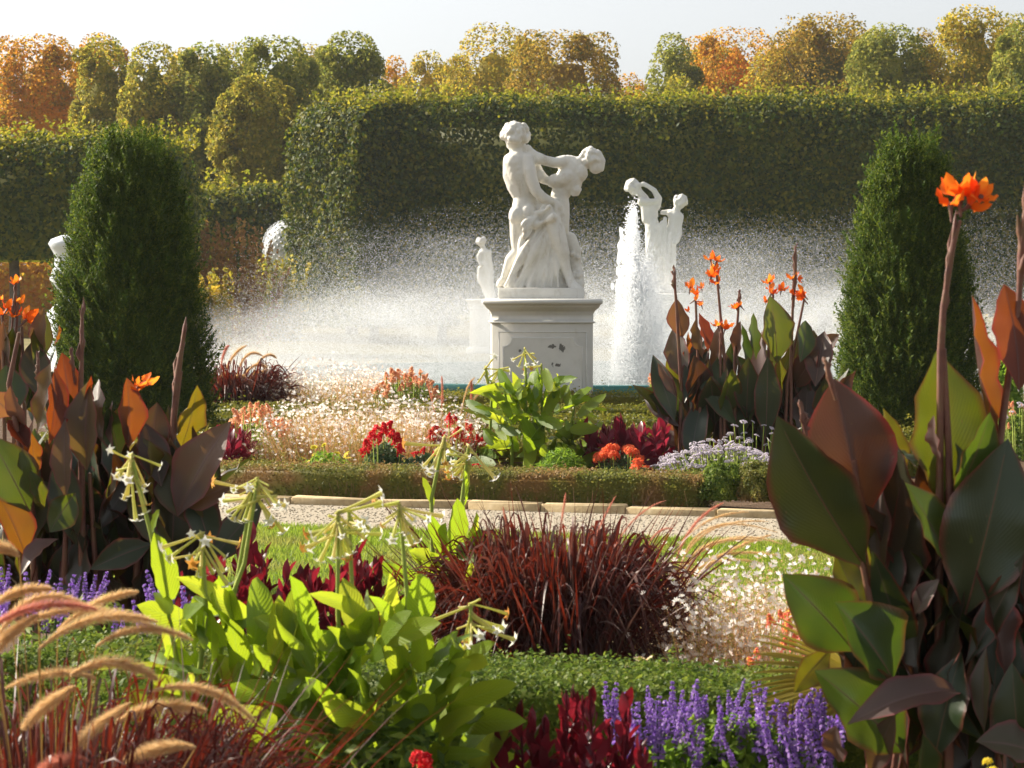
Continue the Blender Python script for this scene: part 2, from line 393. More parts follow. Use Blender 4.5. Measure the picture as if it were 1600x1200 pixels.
M['amaranth_mass'] = leaf_mat('amaranth_leaves', [(.07, .008, .022), (.13, .012, .03), (.22, .02, .045)], [(.35, .015, .04), (.45, .03, .06), (.55, .04, .08)], fac=.35, rough=.35, spec=.5)
M['red_flower'] = leaf_mat('red_petals', [(.55, .008, .02), (.68, .015, .03), (.75, .05, .05)], [(.8, .02, .03), (.85, .03, .05), (.9, .1, .08)], fac=.35)
M['coral_flower'] = leaf_mat('coral_petals', [(.75, .08, .03), (.85, .14, .05), (.85, .22, .10)], fac=.35)
M['salmon_flower'] = leaf_mat('salmon_petals', [(.85, .30, .16), (.88, .42, .26), (.80, .22, .10)], fac=.35)
M['pink_flower'] = leaf_mat('snapdragon_petals', [(.85, .10, .10), (.9, .25, .18), (.95, .55, .06)], fac=.35)
M['lilac_flower'] = leaf_mat('lilac_petals', [(.55, .47, .60), (.68, .60, .70), (.78, .72, .76)], fac=.3)
M['yellow_flower'] = leaf_mat('yellow_petals', [(.80, .55, .03), (.85, .65, .08)], fac=.3)
M['straw_flower'] = leaf_mat('straw_petals', [(.80, .62, .32), (.85, .75, .5), (.7, .4, .15)], fac=.25)
M['white_flower'] = leaf_mat('white_petals', [(.85, .82, .75), (.9, .88, .82)], fac=.3)
M['palm'] = leaf_mat('palm_leaflet', [(.20, .17, .03), (.28, .22, .04), (.14, .16, .03)], [(.5, .42, .06), (.55, .4, .06), (.4, .42, .06)], fac=.4, per='object')
# ------------------------------------------------------------------ the ground
TH = math.radians(17.2)                                # the garden's rows run 17 degrees off the picture plane
ROW = np.array((math.cos(TH), -math.sin(TH), 0.0)); DEEP = np.array((math.sin(TH), math.cos(TH), 0.0))
K0 = np.array((0.0, 16.62, 0.0))                       # on the far kerb's road side
def R(s, q, z=0.0): return K0 + ROW * s + DEEP * q + np.array((0, 0, z))

def sheet(name, pts, z, mat, nseg=1):
    V = np.array([(p[0], p[1], z) for p in pts])
    return tag(link(name, make_mesh(name, V, np.array([[0, 1, 2, 3]]), mat)), kind='structure')
sheet('ground', [(-250, -20), (250, -20), (250, 400), (-250, 400)], -0.012, M['far_ground'])
g = sheet('flower_bed_soil', [R(-14, -20)[:2], R(14, -20)[:2], R(14, 14)[:2], R(-14, 14)[:2]], -0.006, M['soil'])
lawn = sheet('lawn', [R(-12, -6.4)[:2], R(12, -6.4)[:2], R(12, -1.6)[:2], R(-12, -1.6)[:2]], 0.004, M['lawn_ground'])
path = sheet('gravel_path', [R(-12, -1.6)[:2], R(12, -1.6)[:2], R(12, 0.0)[:2], R(-12, 0.0)[:2]], 0.0, M['gravel'])
# loose pebbles on the path
n = 5000
s_, q_ = RNG.uniform(-3.5, 3.2, n), RNG.uniform(-1.58, -.02, n)
pos = K0 + ROW * s_[:, None] + DEEP * q_[:, None] + np.array((0, 0, .003))
V, F = scatter(OCTA_V * (1, 1, .6), OCTA_F, pos, frames(np.tile((0, 0, 1.0), (n, 1))), RNG.uniform(.004, .011, n))
M['pebble'] = leaf_mat('pebbles', [(.26, .22, .16), (.42, .37, .29), (.6, .55, .45)], fac=0.0, rough=.9)
link('pebbles', make_mesh('pebbles', V, F, M['pebble']), path, kind='stuff')
# lawn blades, only where the plants leave a view of the grass
n = 95000
s_, q_ = RNG.uniform(-3.6, 3.6, n), -1.6 - RNG.uniform(0, 1, n) ** 1.3 * 4.2
pos = K0 + ROW * s_[:, None] + DEEP * q_[:, None] + np.array((0, 0, .004))
dirs = unit(np.stack([RNG.normal(0, .45, n), RNG.normal(0, .45, n), np.ones(n)], 1))
A = unit(np.cross(dirs, rand_dirs(n))); Mx = np.stack([A, dirs, np.cross(A, dirs)], 2)
V, F = scatter(NEEDLE_V, NEEDLE_F, pos, Mx, np.stack([RNG.uniform(.005, .009, n), RNG.uniform(.025, .055, n), np.ones(n)], 1))
link('grass_blades', make_mesh('grass_blades', V, F, M['grass']), lawn, kind='stuff')

# kerb of sandstone blocks along the path's far side
kerb = thing('kerb', 'low pale sandstone kerb along the far edge of the gravel path', 'kerb', (0, 0, 0))
s = -4.2
while s < 4.0:
    L = RNG.uniform(.38, .75)
    mb = MB(); h = .055 + RNG.uniform(-.006, .006)
    bevel_box(mb, 0, L - .012, 0, .13, -.03, h, .007)
    V = np.concatenate(mb.V); V += RNG.normal(0, .0035, V.shape)
    o = link('kerb_stone', make_mesh('kerb_stone', V, mb.F4[0], M['kerb']), kerb, R(s, .0), (0, RNG.normal(0, .006), -TH + RNG.normal(0, .008)))
    s += L
# crumbs of earth and dry leaves along the kerb
n = 700
pos = K0 + ROW * RNG.uniform(-3.2, 3.0, n)[:, None] + DEEP * (RNG.uniform(.16, .42, n))[:, None] + np.array((0, 0, .01))
V, F = scatter(LEAF_V, LEAF_F, pos, frames(unit(RNG.normal(0, .5, (n, 3)) + (0, 0, 1))), RNG.uniform(.015, .04, n))
M['litter'] = leaf_mat('leaf_litter', [(.12, .06, .03), (.22, .11, .05), (.3, .17, .08)], fac=.1)
link('leaf_litter', make_mesh('leaf_litter', V, F, M['litter']), g, kind='stuff')

# ------------------------------------------------------------------ hedges
def hedge_pts(s0, s1, q0, q1, z0, z1, n, rng, rag, rnd=.0, front=1.0, top=1.0, back=.3, ends=1.0):
    """points on the skin of a clipped hedge (s along, q depth) with outward normals"""
    L, D, H = s1 - s0, q1 - q0, z1 - z0
    ar = np.array([L * H * front, L * D * top, L * H * back, D * H * ends, D * H * ends]); k = rng.choice(5, n, p=ar / ar.sum())
    a, b, c = rng.uniform(0, 1, (3, n))
    p = np.stack([s0 + a * L, q0 + b * D, z0 + c * H], 1); N = np.zeros((n, 3))
    for i, (ax, val, nv) in enumerate(((1, q0, (0, -1, 0)), (2, z1, (0, 0, 1)), (1, q1, (0, 1, 0)), (0, s0, (-1, 0, 0)), (0, s1, (1, 0, 0)))):
        mk = k == i; p[mk, ax] = val; N[mk] = nv
    if rnd > 0:                                        # shoulders rounded by rnd
        for ax, lo, hi in ((1, q0, q1), (0, s0, s1)):
            for sgn, e in ((-1, lo), (1, hi)):
                d_in = np.clip((p[:, ax] - e) * -sgn, 0, rnd); d_dn = np.clip(z1 - p[:, 2], 0, rnd)
                cx, cz = rnd - d_in, rnd - d_dn
                r = np.hypot(cx, cz); mk = (r > rnd) & (cx > 0) & (cz > 0)
                f = rnd / np.maximum(r, 1e-6)
                p[mk, ax] += (-sgn * (cx - cx * f))[mk]; p[mk, 2] -= (cz - cz * f)[mk]
                N[mk, ax] = (sgn * cx / r)[mk]; N[mk, 2] = (cz / r)[mk]
    p += N * rng.normal(0, rag, n)[:, None] - N * rag * .5
    p += rng.normal(0, rag * .3, p.shape)
    return p, N

def hedge(name, label, cat, org, ax, dp, s0, s1, q0, q1, z0, z1, leaf, dens, mat, rag=.02, rnd=0, group=None, parent=None, sprig=0, lumps=0, back=.3, seed=1, core=True, ljit=.9, young=None):
    rng = np.random.default_rng(seed)
    L, D, H = s1 - s0, q1 - q0, z1 - z0
    n = int(dens * (L * H * (1 + back) + L * D + 2 * D * H))
    p, N = hedge_pts(s0, s1, q0, q1, z0, z1, n, rng, rag, rnd, back=back)
    if lumps:
        w = np.sin(p[:, 0] * 2.1 / lumps + seed) * np.sin(p[:, 2] * 1.7 / lumps + 1.3) + .6 * np.sin(p[:, 0] * 5.3 / lumps + 2) * np.sin(p[:, 2] * 4.1 / lumps)
        p += N * (w * lumps * .12)[:, None]
        p[:, 2] += np.where(p[:, 2] > z1 - rnd - .01, (np.sin(p[:, 0] * .9 / lumps + seed * 2) + .6 * np.sin(p[:, 0] * 2.6 / lumps)) * lumps * .06, 0)
    if sprig:
        m = int(sprig * L); k = rng.integers(3, 9, m)
        xs, qs = np.repeat(rng.uniform(s0, s1, m), k), np.repeat(rng.uniform(q0 + rnd * .3, q1, m), k)
        hs = np.repeat(np.minimum(rng.exponential(leaf * 2.2, m), leaf * 5), k) * rng.uniform(0, 1, len(xs))
        zz = z1 - np.maximum(0, rnd - (qs - q0)) * .5
        p2 = np.stack([xs + rng.normal(0, leaf * .4, len(xs)), qs + rng.normal(0, leaf * .4, len(xs)), zz + hs], 1)
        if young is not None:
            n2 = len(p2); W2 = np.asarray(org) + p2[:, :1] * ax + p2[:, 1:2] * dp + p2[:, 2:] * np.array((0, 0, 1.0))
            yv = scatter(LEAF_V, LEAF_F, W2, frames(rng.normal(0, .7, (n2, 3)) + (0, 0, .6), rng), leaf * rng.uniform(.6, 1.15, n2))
        else: p = np.vstack([p, p2]); N = np.vstack([N, np.tile((0, 0, 1.0), (len(p2), 1))])
    n = len(p)
    W = np.asarray(org) + p[:, :1] * ax + p[:, 1:2] * dp + p[:, 2:] * np.array((0, 0, 1.0))
    NW = N[:, :1] * ax + N[:, 1:2] * dp + N[:, 2:] * np.array((0, 0, 1.0))
    V, F = scatter(LEAF_V, LEAF_F, W, frames(NW + rng.normal(0, ljit * .6, (n, 3)), rng), leaf * rng.uniform(.65, 1.35, n))
    mb = MB(); mb.add(V, F)
    if core:
        i = max(rag * 1.6, leaf * .9) + lumps * .28; bx = box_v(s0 + i, s1 - i, q0 + i, q1 - i, z0, z1 - i)
        if rnd:
            r = rnd * .8
            prof = [(q0 + i, z0), (q0 + i, z1 - i - r), (q0 + i + r * .3, z1 - i - r * .3), (q0 + i + r, z1 - i), (q1 - i - r, z1 - i), (q1 - i - r * .3, z1 - i - r * .3), (q1 - i, z1 - i - r), (q1 - i, z0)]
            C = np.array([[s, a, b] for s in (s0 + i + r * .5, s1 - i - r * .5) for a, b in prof]); k = len(prof)
            FF = [[j, j + 1, k + j + 1, k + j] for j in range(k - 1)] + [[0, 3, 2, 1], [0, 7, 4, 3], [4, 7, 6, 5], [k, k + 1, k + 2, k + 3], [k, k + 3, k + 4, k + 7], [k + 4, k + 5, k + 6, k + 7]]
        else: C, FF = bx, BOX_F
        mb.add(np.asarray(org) + C[:, :1] * ax + C[:, 1:2] * dp + C[:, 2:] * np.array((0, 0, 1.0)), FF)
    t = thing(name, label, cat, (0, 0, 0), group=group) if parent is None else parent
    link('foliage', mb.mesh('foliage', mat), t, kind='stuff')
    if young is not None and sprig: link('lit_young_shoots', make_mesh('lit_young_shoots', yv[0], yv[1], young), t, kind='stuff')
    return t

EX, EY = np.array((1.0, 0, 0)), np.array((0, 1.0, 0))
# low box edging beyond the path, brown and thin towards the right, where single rounded bushes close the row
he = hedge('box_hedge', 'low clipped olive and brown box hedge just behind the sandstone kerb', 'hedge', K0, ROW, DEEP, -4.2, 1.35, .42, .92, 0, .25, .022, 5200, M['box'], .014, .05, seed=3, sprig=30)
st = MB(); rs = np.random.default_rng(5)
for i in range(260):                                   # bare twigs at the foot of the hedge
    s0 = rs.uniform(-4.2, 1.35); b = R(s0, rs.uniform(.41, .5), 0); e = b + np.array((rs.normal(0, .03), rs.normal(0, .02), rs.uniform(.07, .16)))
    tube(st, np.array([b, (b + e) / 2 + rs.normal(0, .006, 3), e]), [.004, .003, .002], 3)
M['twig'] = noise_mat('twig', [(.25, .15, .07), (.38, .25, .13)], 10, .9, .1)
link('twigs', st.mesh('twigs', M['twig']), he, kind='stuff')

def bush(name, label, cat, c, rx, ry, h, leaf, n, mat, seed, group=None, flat=.0, core=.72):
    rng = np.random.default_rng(seed); dr = rand_dirs(n, rng); dr[:, 2] = np.abs(dr[:, 2]) * 1.0 - flat
    lump = 1 + .10 * np.sin(dr[:, 0] * 7 + seed) * np.sin(dr[:, 2] * 6) + .06 * np.sin(dr[:, 1] * 11 + 2)
    rr = lump * (1 - np.abs(rng.normal(0, .10, n)))
    p = np.asarray(c) + dr * rr[:, None] * (rx, ry, h)
    V, F = scatter(LEAF_V, LEAF_F, p, frames(dr + rng.normal(0, .55, (n, 3)), rng), leaf * rng.uniform(.65, 1.35, n))
    mb = MB(); mb.add(V, F)
    k = ICO_V.copy(); k[:, 2] = np.maximum(k[:, 2], -.02); mb.add(np.asarray(c) + k * (rx * core, ry * core, h * core), ICO_F)
    t = thing(name, label, cat, (0, 0, 0), group=group)
    link('foliage', mb.mesh('foliage', mat), t, kind='stuff')
    return t
for i, (px, w, txt) in enumerate(((1083, .20, 'leftmost rounded box bush of the row behind the kerb, next to brown hedge'), (1133, .17, 'small olive box bush between two greener bushes behind the kerb'), (1182, .20, 'yellowing box bush behind the kerb under the lilac flowers'), (1228, .2, 'grey green box bush beside the large dark canna leaf at right'))):
    s = (px - 800) / 3500 * 16.9 / math.cos(TH) * 1.02
    bush('box_bush', txt, 'bush', R(s, .62, .08), w, .24, .26 + .02 * (i % 2), .023, 5200, M['box_green' if i in (0, 3) else 'box'], 20 + i, 'rounded box bushes at the end of the hedge')

# near box hedge between the flower beds
nh = hedge('box_hedge', 'thick dark green box hedge in the foreground between the flower beds', 'hedge', (0, 7.15, 0), ROW, DEEP, -1.75, 2.3, -.2, .32, 0, .40, .018, 11500, M['box_green'], .012, .05, seed=8, sprig=60, back=.05)
# parterre rows beyond the middle bed
ROWT = math.radians(6); RA = np.array((math.cos(ROWT), -math.sin(ROWT), 0)); RB = np.array((math.sin(ROWT), math.cos(ROWT), 0))
for i, (d, h, side) in enumerate(((27.2, .42, 'farthest row'), (25.2, .36, 'second farthest row'), (23.4, .34, 'middle row'), (21.8, .32, 'second nearest row'), (20.4, .30, 'nearest row'))):
    hedge('parterre_hedge', 'low trimmed yellow green box strip in front of the white pedestal, ' + side, 'hedge', (0, d, 0), RA, RB, -4.5, 4.2, -.28, .28, 0, h, .034, 1500, M['parterre'], .02, .06, 'trimmed box strips of the parterre', seed=30 + i, sprig=20)

# tall clipped hedges and their trunks
def big_hedge(label, px0, px1, d, top, bottom_z, depth, leaf, dens, seed, trunks, sprig=22, mat='big_hedge', ang=0.0, name='tall_hedge', rnd=1.5, wing=None):
    a = math.radians(ang); ax, dp = np.array((math.cos(a), -math.sin(a), 0)), np.array((math.sin(a), math.cos(a), 0))
    x0, x1 = X(px0, d), X(px1, d); zt = Z(top, d)
    t = hedge(name, label, 'hedge', ((x0 + x1) / 2, d, 0), ax, dp, -(x1 - x0) / 2, (x1 - x0) / 2, 0, depth, bottom_z, zt, leaf, dens, M[mat], leaf * .8, rnd, seed=seed, sprig=sprig * 6, lumps=1.2, back=.1, young=M['hedge_lit_young'], parent=wing)
    rng = np.random.default_rng(seed)
    for k in range(trunks):
        mb = MB(); xx = -(x1 - x0) / 2 + (k + .5) * (x1 - x0) / trunks + rng.normal(0, .1)
        b = np.array(((x0 + x1) / 2, d, 0)) + ax * xx + dp * depth * .4
        tube(mb, np.array([b, b + (0.02, 0, bottom_z * .5), b + (0, 0, bottom_z + .8)]), [.19, .15, .13], 9)
        link('trunk', mb.mesh('trunk', M['wood'], True), t)
    return t
wall = big_hedge('tall clipped hedge wall with sunlit top behind the white statues', 528, 1760, 74, 153, 1.0, 5.0, .155, 290, 41, 12, ang=2)
# its left end turns back at an angle and takes the sun
hedge('tall_hedge', '', '', (X(545, 74), 74.0, 0), np.array((.60, -.80, 0)), np.array((.80, .60, 0)), -3.9, .5, -.05, 4.2, .6, Z(156, 74), .155, 320, M['big_hedge'], .13, 1.3, seed=46, sprig=130, lumps=1.2, back=.1, young=M['hedge_lit_young'], parent=wall)
big_hedge('tall clipped hedge on bare trunks at the left edge behind the yew', -190, 292, 60, 214, 2.55, 4.0, .14, 270, 43, 6, ang=-3)
big_hedge('lower clipped hedge in the gap left of the hedge wall', 296, 452, 82, 300, .4, 4.5, .19, 190, 44, 3, sprig=12, rnd=.7)
# autumn-coloured hedge and shrubs seen under and between them
hedge('autumn_hedge', 'yellow orange autumn hedge seen beneath the left hedge behind its trunks', 'hedge', (X(20, 86), 86, 0), EX, EY, -9, 5.2, 0, 2, 0, 3.0, .20, 140, M['autumn_hedge'], .18, .5, seed=50, sprig=20)
rs = np.random.default_rng(52)
def wand_shrub(label, c, w, h, n, seed, mats=('wand', 'herb'), leaf=.15):
    rng = np.random.default_rng(seed); mb = MB()
    for i in range(n):
        b = np.array((c[0] + rng.uniform(-w, w) * .6, c[1] + rng.uniform(-w, w) * .4, 0)); e = b + np.array((rng.normal(0, w * .18), rng.normal(0, w * .15), h * rng.uniform(.55, 1)))
        k = 44; t = rng.uniform(.1, 1, k)[:, None]; p = b + (e - b) * t + rng.normal(0, .05, (k, 3)) * (1.2 - t)
        V, F = scatter(LEAF_V, LEAF_F, p, frames(rng.normal(size=(k, 3)), rng), leaf * rng.uniform(.6, 1.3, k)); mb.add(V, F)
    t = thing('wand_shrub', label, 'shrub', (0, 0, 0)); link('foliage', mb.mesh('foliage', M[mats[0]]), t, kind='stuff'); return t
M['wand'] = leaf_mat('rusty_shrub_leaves', [(.16, .10, .03), (.26, .13, .05), (.32, .2, .05)], fac=.35)
wand_shrub('rusty brown shrub with upright wands right of the left yew', (X(350, 62), 62), 1.9, 3.8, 120, 53)
wand_shrub('olive green shrub in front of the pale scaly ball', (X(418, 70), 70), 1.5, 2.9, 150, 55, ('cr_olive',))
wand_shrub('low yellow shrub at the edge of the spray right of the left yew', (X(322, 57), 57), .9, 2.3, 90, 54, ('cr_yellow',))

# ------------------------------------------------------------------ trees
def crown_points(c, R_, H, n, rng, p=2.6):
    """leaf positions of a crown: a tall body with many overhanging lobes, some leaves inside"""
    P_, N_ = [], []
    def shell(cc, rx, rz, m, pw, lo=-1.0):
        z = rng.uniform(lo, 1, m); a = rng.uniform(0, 2 * np.pi, m); pr = (1 - np.abs(z) ** pw) ** (1 / pw)
        rr = 1 - np.abs(rng.normal(0, .13, m)); ins = rng.uniform(0, 1, m) < .12; rr[ins] = rng.uniform(.3, .9, ins.sum())
        f = 1 + .09 * np.sin(4 * a + 5 * z + cc[2]) + .07 * np.sin(9 * a - 7 * z + cc[0])
        P_.append(np.stack([np.cos(a) * pr * rr * f * rx, np.sin(a) * pr * rr * f * rx, z * rz * (rr * .5 + .5)], 1) + cc)
        N_.append(unit(np.stack([np.cos(a) * pr, np.sin(a) * pr, z * np.abs(z) * 1.2], 1)))
    shell(np.zeros(3), R_ * .80, H * .93, int(n * .36), p)
    k = int(rng.integers(46, 62)); m = int(n * .64 / k)
    for i in range(k):
        z = rng.uniform(-.6, .86); a = rng.uniform(0, 2 * np.pi); pr = (1 - abs(z) ** p) ** (1 / p); r = R_ * rng.uniform(.15, .36)
        shell(np.array((math.cos(a) * pr * R_ * .74, math.sin(a) * pr * R_ * .74, z * H * .90)), r, r * rng.uniform(.8, 1.3), m, 2.0, -.7)
    return np.vstack(P_) + np.asarray(c), np.vstack(N_)

TREES = [  # px centre, top row, px width, distance, material, roundness, label
 (58, 44, 165, 100, 'cr_orange', 2.4, 'broad bright orange tree at the left edge above the hedge'),
 (148, 40, 95, 116, 'cr_orange', 2.2, 'orange topped tree peeping out behind the narrow green one at left'),
 (163, 52, 92, 94, 'cr_olive', 2.8, 'leftmost narrow clipped tree, right of the broad orange one'),
 (238, 60, 98, 91, 'cr_olive', 3.0, 'second narrow clipped tree of the left row, above the yew top'),
 (318, 55, 100, 89, 'cr_green', 3.0, 'third narrow clipped tree, a slim column reaching low beside the gap'),
 (398, 112, 130, 86, 'cr_olive', 2.6, 'short bushy tree standing in front of the widest clipped column'),
 (428, 44, 130, 88, 'cr_green', 2.8, 'widest clipped tree column just left of the hedge wall'),
 (546, 38, 125, 92, 'cr_green', 2.3, 'round headed grey green tree above the left end of the hedge wall'),
 (616, 80, 60, 126, 'cr_orange', 2.2, 'small rusty orange treetop left of centre above the hedge wall'),
 (668, 72, 90, 119, 'cr_yellow', 2.2, 'small golden tree left of the tall central tree'),
 (772, 24, 150, 110, 'cr_yellow', 2.6, 'tall yellow green tree above the statue, left of the brown one'),
 (884, 42, 165, 107, 'cr_brown', 2.3, 'broad brownish tree right of the tall yellow one, beside the open sky'),
 (982, 114, 80, 126, 'cr_orange', 2.2, 'low reddish treetop in the dip of open sky'),
 (1050, 47, 90, 113, 'cr_green', 2.1, 'green round treetop at the right side of the sky gap'),
 (1065, 110, 70, 108, 'cr_olive', 2.4, 'low green tree under the round treetop by the sky gap'),
 (1152, 34, 175, 116, 'cr_orange', 2.8, 'wide golden orange tree right of the sky gap'),
 (1215, 70, 130, 112, 'cr_yellow', 2.6, 'golden tree in front of the wide orange one at right'),
 (1300, 7, 185, 110, 'cr_brown', 2.3, 'tall russet and green tree right of the golden ones'),
 (1398, 22, 130, 99, 'cr_green', 2.4, 'grey green pointed tree above the right yew'),
 (1452, 32, 55, 104, 'cr_brown', 2.6, 'slim dark tree wedged between two broad trees at right'),
 (1530, -6, 155, 98, 'cr_yellow', 2.4, 'tallest yellow green tree near the right edge'),
 (290, 66, 90, 118, 'cr_yellow', 2.3, 'golden treetop showing between the second and third narrow columns'),
 (366, 58, 80, 118, 'cr_olive', 2.3, 'olive treetop behind the third and widest columns'),
 (482, 60, 80, 116, 'cr_yellow', 2.2, 'yellowish treetop behind the gap before the round headed tree'),
 (700, 96, 90, 122, 'cr_olive', 2.3, 'low olive tree between the small golden and the tall yellow tree'),
 (825, 50, 100, 121, 'cr_yellow', 2.3, 'yellow treetop behind the seam of the two central trees'),
 (1110, 62, 110, 122, 'cr_yellow', 2.3, 'yellow tree behind the round green treetop by the sky gap'),
 (1250, 40, 110, 123, 'cr_orange', 2.3, 'orange tree behind the seam of golden and russet trees'),
 (1352, 36, 100, 122, 'cr_yellow', 2.3, 'yellow tree behind the grey green pointed one'),
 (1460, 64, 100, 120, 'cr_olive', 2.3, 'olive tree low behind the slim dark tree at right'),
 (1585, 10, 90, 118, 'cr_olive', 2.3, 'olive treetop behind the tree cut by the right edge'),
 (1606, 22, 100, 92, 'cr_green', 2.6, 'green clipped tree cut by the right edge'),
]
for i, (px, top, w, d, mat, pw, lab) in enumerate(TREES):
    rng = np.random.default_rng(100 + i)
    zt = Z(top - 18, d); Rr = w / 3500 * d / 2 * 1.2; zb = 2.2
    H = (zt - zb) / 2; c = (X(px, d), d + rng.uniform(0, 2), zb + H)
    n = int(10000 + 28000 * (w / 160) ** 1.3)
    p, N = crown_points(c, Rr, H * .97, n, rng, pw + .6)
    low = Z(175 if px > 470 else 300, d)            # behind the hedges and on the far side the crown needs fewer leaves
    u_ = rng.uniform(0, 1, len(p)); vis = (p[:, 2] > 1.0) & ((p[:, 2] > low) | (u_ < .14)) & ((p[:, 1] < c[1] + Rr * .25) | (u_ < .45))
    p, N = p[vis], N[vis]; n = len(p)
    t = thing('clipped_tree' if pw >= 2.6 else 'autumn_tree', lab, 'tree', (c[0], c[1], 0), group='trees rising behind the hedges')
    p0 = np.array((c[0], c[1], 0))
    V, F = scatter(LEAF_V, LEAF_F, p - p0, frames(N + rng.normal(0, .6, (n, 3)), rng), rng.uniform(.10, .22, n))
    cb = MB(); cb.add(V, F); lump = 1 + .10 * np.sin(ICO_V[:, :1] * 5 + i) * np.cos(ICO_V[:, 2:] * 6)
    cb.add(ICO_V * lump * (Rr * .5, Rr * .5, H * .72) + (0, 0, zb + H), ICO_F)
    link('crown', cb.mesh('crown', M[mat]), t, kind='stuff')
    mb = MB(); tube(mb, np.array([(0, 0, 0), (.05, 0, H * .8), (.0, .05, H * 1.7)]), [.26, .2, .06], 8)
    for k in range(9):
        a = rng.uniform(0, 6.28); z0 = H * rng.uniform(.5, 1.5)
        tube(mb, np.array([(0, 0, z0), (math.cos(a) * Rr * .4, math.sin(a) * Rr * .4, z0 + H * .18), (math.cos(a) * Rr * .75, math.sin(a) * Rr * .75, z0 + H * .42)]), [.09, .06, .02], 5)
    link('trunk', mb.mesh('trunk', M['wood'], True), t)
# a far wood closes the view between the trunks
rng = np.random.default_rng(77); n = 26000
p = np.stack([rng.uniform(-46, 46, n), rng.uniform(133, 140, n), rng.uniform(0, 1, n) ** .8 * 14.2], 1); p[:, 2] *= .9 + .12 * np.sin(p[:, 0] * .35) + .08 * np.sin(p[:, 0] * .9)
V, F = scatter(LEAF_V, LEAF_F, p, frames(rng.normal(size=(n, 3)) + (0, -.8, .4), rng), rng.uniform(.3, .55, n))
tag(link('far_wood', make_mesh('far_wood', V, F, M['cr_olive'])), 'dim green wood far behind the row of trees', 'wood', kind='stuff')

# ------------------------------------------------------------------ clipped yews
def yew(label, px, d, top, prof, seed):
    """prof: (row, half width px) pairs"""
    rng = np.random.default_rng(seed); c = np.array((X(px, d), d, 0)); zt = Z(top, d)
    zs = np.array([Z(r, d) for r, _ in prof])[::-1]; rs_ = np.array([w / 3500 * d for _, w in prof])[::-1]
    n = 8200
    z = rng.uniform(0.02, zt - .05, n * 2); r = np.interp(z, zs, rs_)
    kp = rng.uniform(0, rs_.max() * 1.1, n * 2) < r + .12; z, r = z[kp][:n], r[kp][:n]; n = len(z)
    a = rng.uniform(0, 2 * np.pi, n)
    f = 1 + .07 * np.sin(5 * a + z * 3 + seed) + .05 * np.sin(11 * a - 5 * z)
    rr = r * f * (1 - np.abs(rng.normal(0, .10, n)) - .08)
    base = np.stack([np.cos(a) * rr, np.sin(a) * rr, z - .08], 1)
    hz = np.clip(z / zt, 0, 1)
    out = rng.uniform(.35, .95, n) * (1 - .75 * hz ** 3)
    dr = unit(np.stack([np.cos(a) * out + rng.normal(0, .16, n), np.sin(a) * out + rng.normal(0, .16, n), np.ones(n)], 1))
    ln_ = rng.uniform(.11, .21, n) * np.where(rng.uniform(0, 1, n) < .10, 1.7, 1.0)
    # a sprig: needles in two ranks round a short shoot
    k = 13; tt = np.linspace(.08, 1, k); SV, SF = [], []
    for j, t_ in enumerate(tt):
        az = j * 2.4; l = .26 * (1.15 - .6 * t_); dv = np.array((math.cos(az), math.sin(az), .9)); dv = dv / np.linalg.norm(dv) * l
        sd = np.array((-math.sin(az), math.cos(az), 0)) * .052; b = np.array((0, 0, t_ - .05))
        SV += [b - sd, b + sd, b + dv]; SF.append([3 * j, 3 * j + 1, 3 * j + 2])
    SV += [(-.02, 0, 0), (.02, 0, 0), (0, 0, 1.08)]; SF.append([3 * k, 3 * k + 1, 3 * k + 2])
    V, F = scatter(np.array(SV), np.array(SF), base, frames(dr, rng), ln_)
    mb = MB(); mb.add(V, F)
    t = thing('clipped_yew', label, 'yew', c, group='clipped yew columns beside the fountain')
    link('foliage', mb.mesh('foliage', M['yew']), t, kind='stuff')
    k2 = MB(); lathe(k2, [(float(np.interp(q, zs, rs_)) * .80, q) for q in np.linspace(0, zt - .28, 16)] + [(.01, zt - .2)], 20)
    link('inner_foliage', k2.mesh('inner_foliage', M['yew'], True), t)
    tr = MB(); tube(tr, np.array([(0, 0, -.02), (0, 0, .5), (.02, 0, zt * .6)]), [.09, .08, .03], 8)
    link('trunk', tr.mesh('trunk', M['wood'], True), t)
yew('large dark green clipped yew column at the left', 205, 23.0, 200, [(188, 6), (204, 26), (226, 46), (260, 66), (310, 83), (380, 98), (450, 110), (540, 120), (640, 124), (720, 116)], 61)
yew('dark green clipped yew column at the right beside the cannas', 1420, 23.4, 212, [(204, 6), (222, 30), (244, 48), (300, 68), (400, 88), (500, 104), (600, 111), (640, 112), (715, 106)], 62)
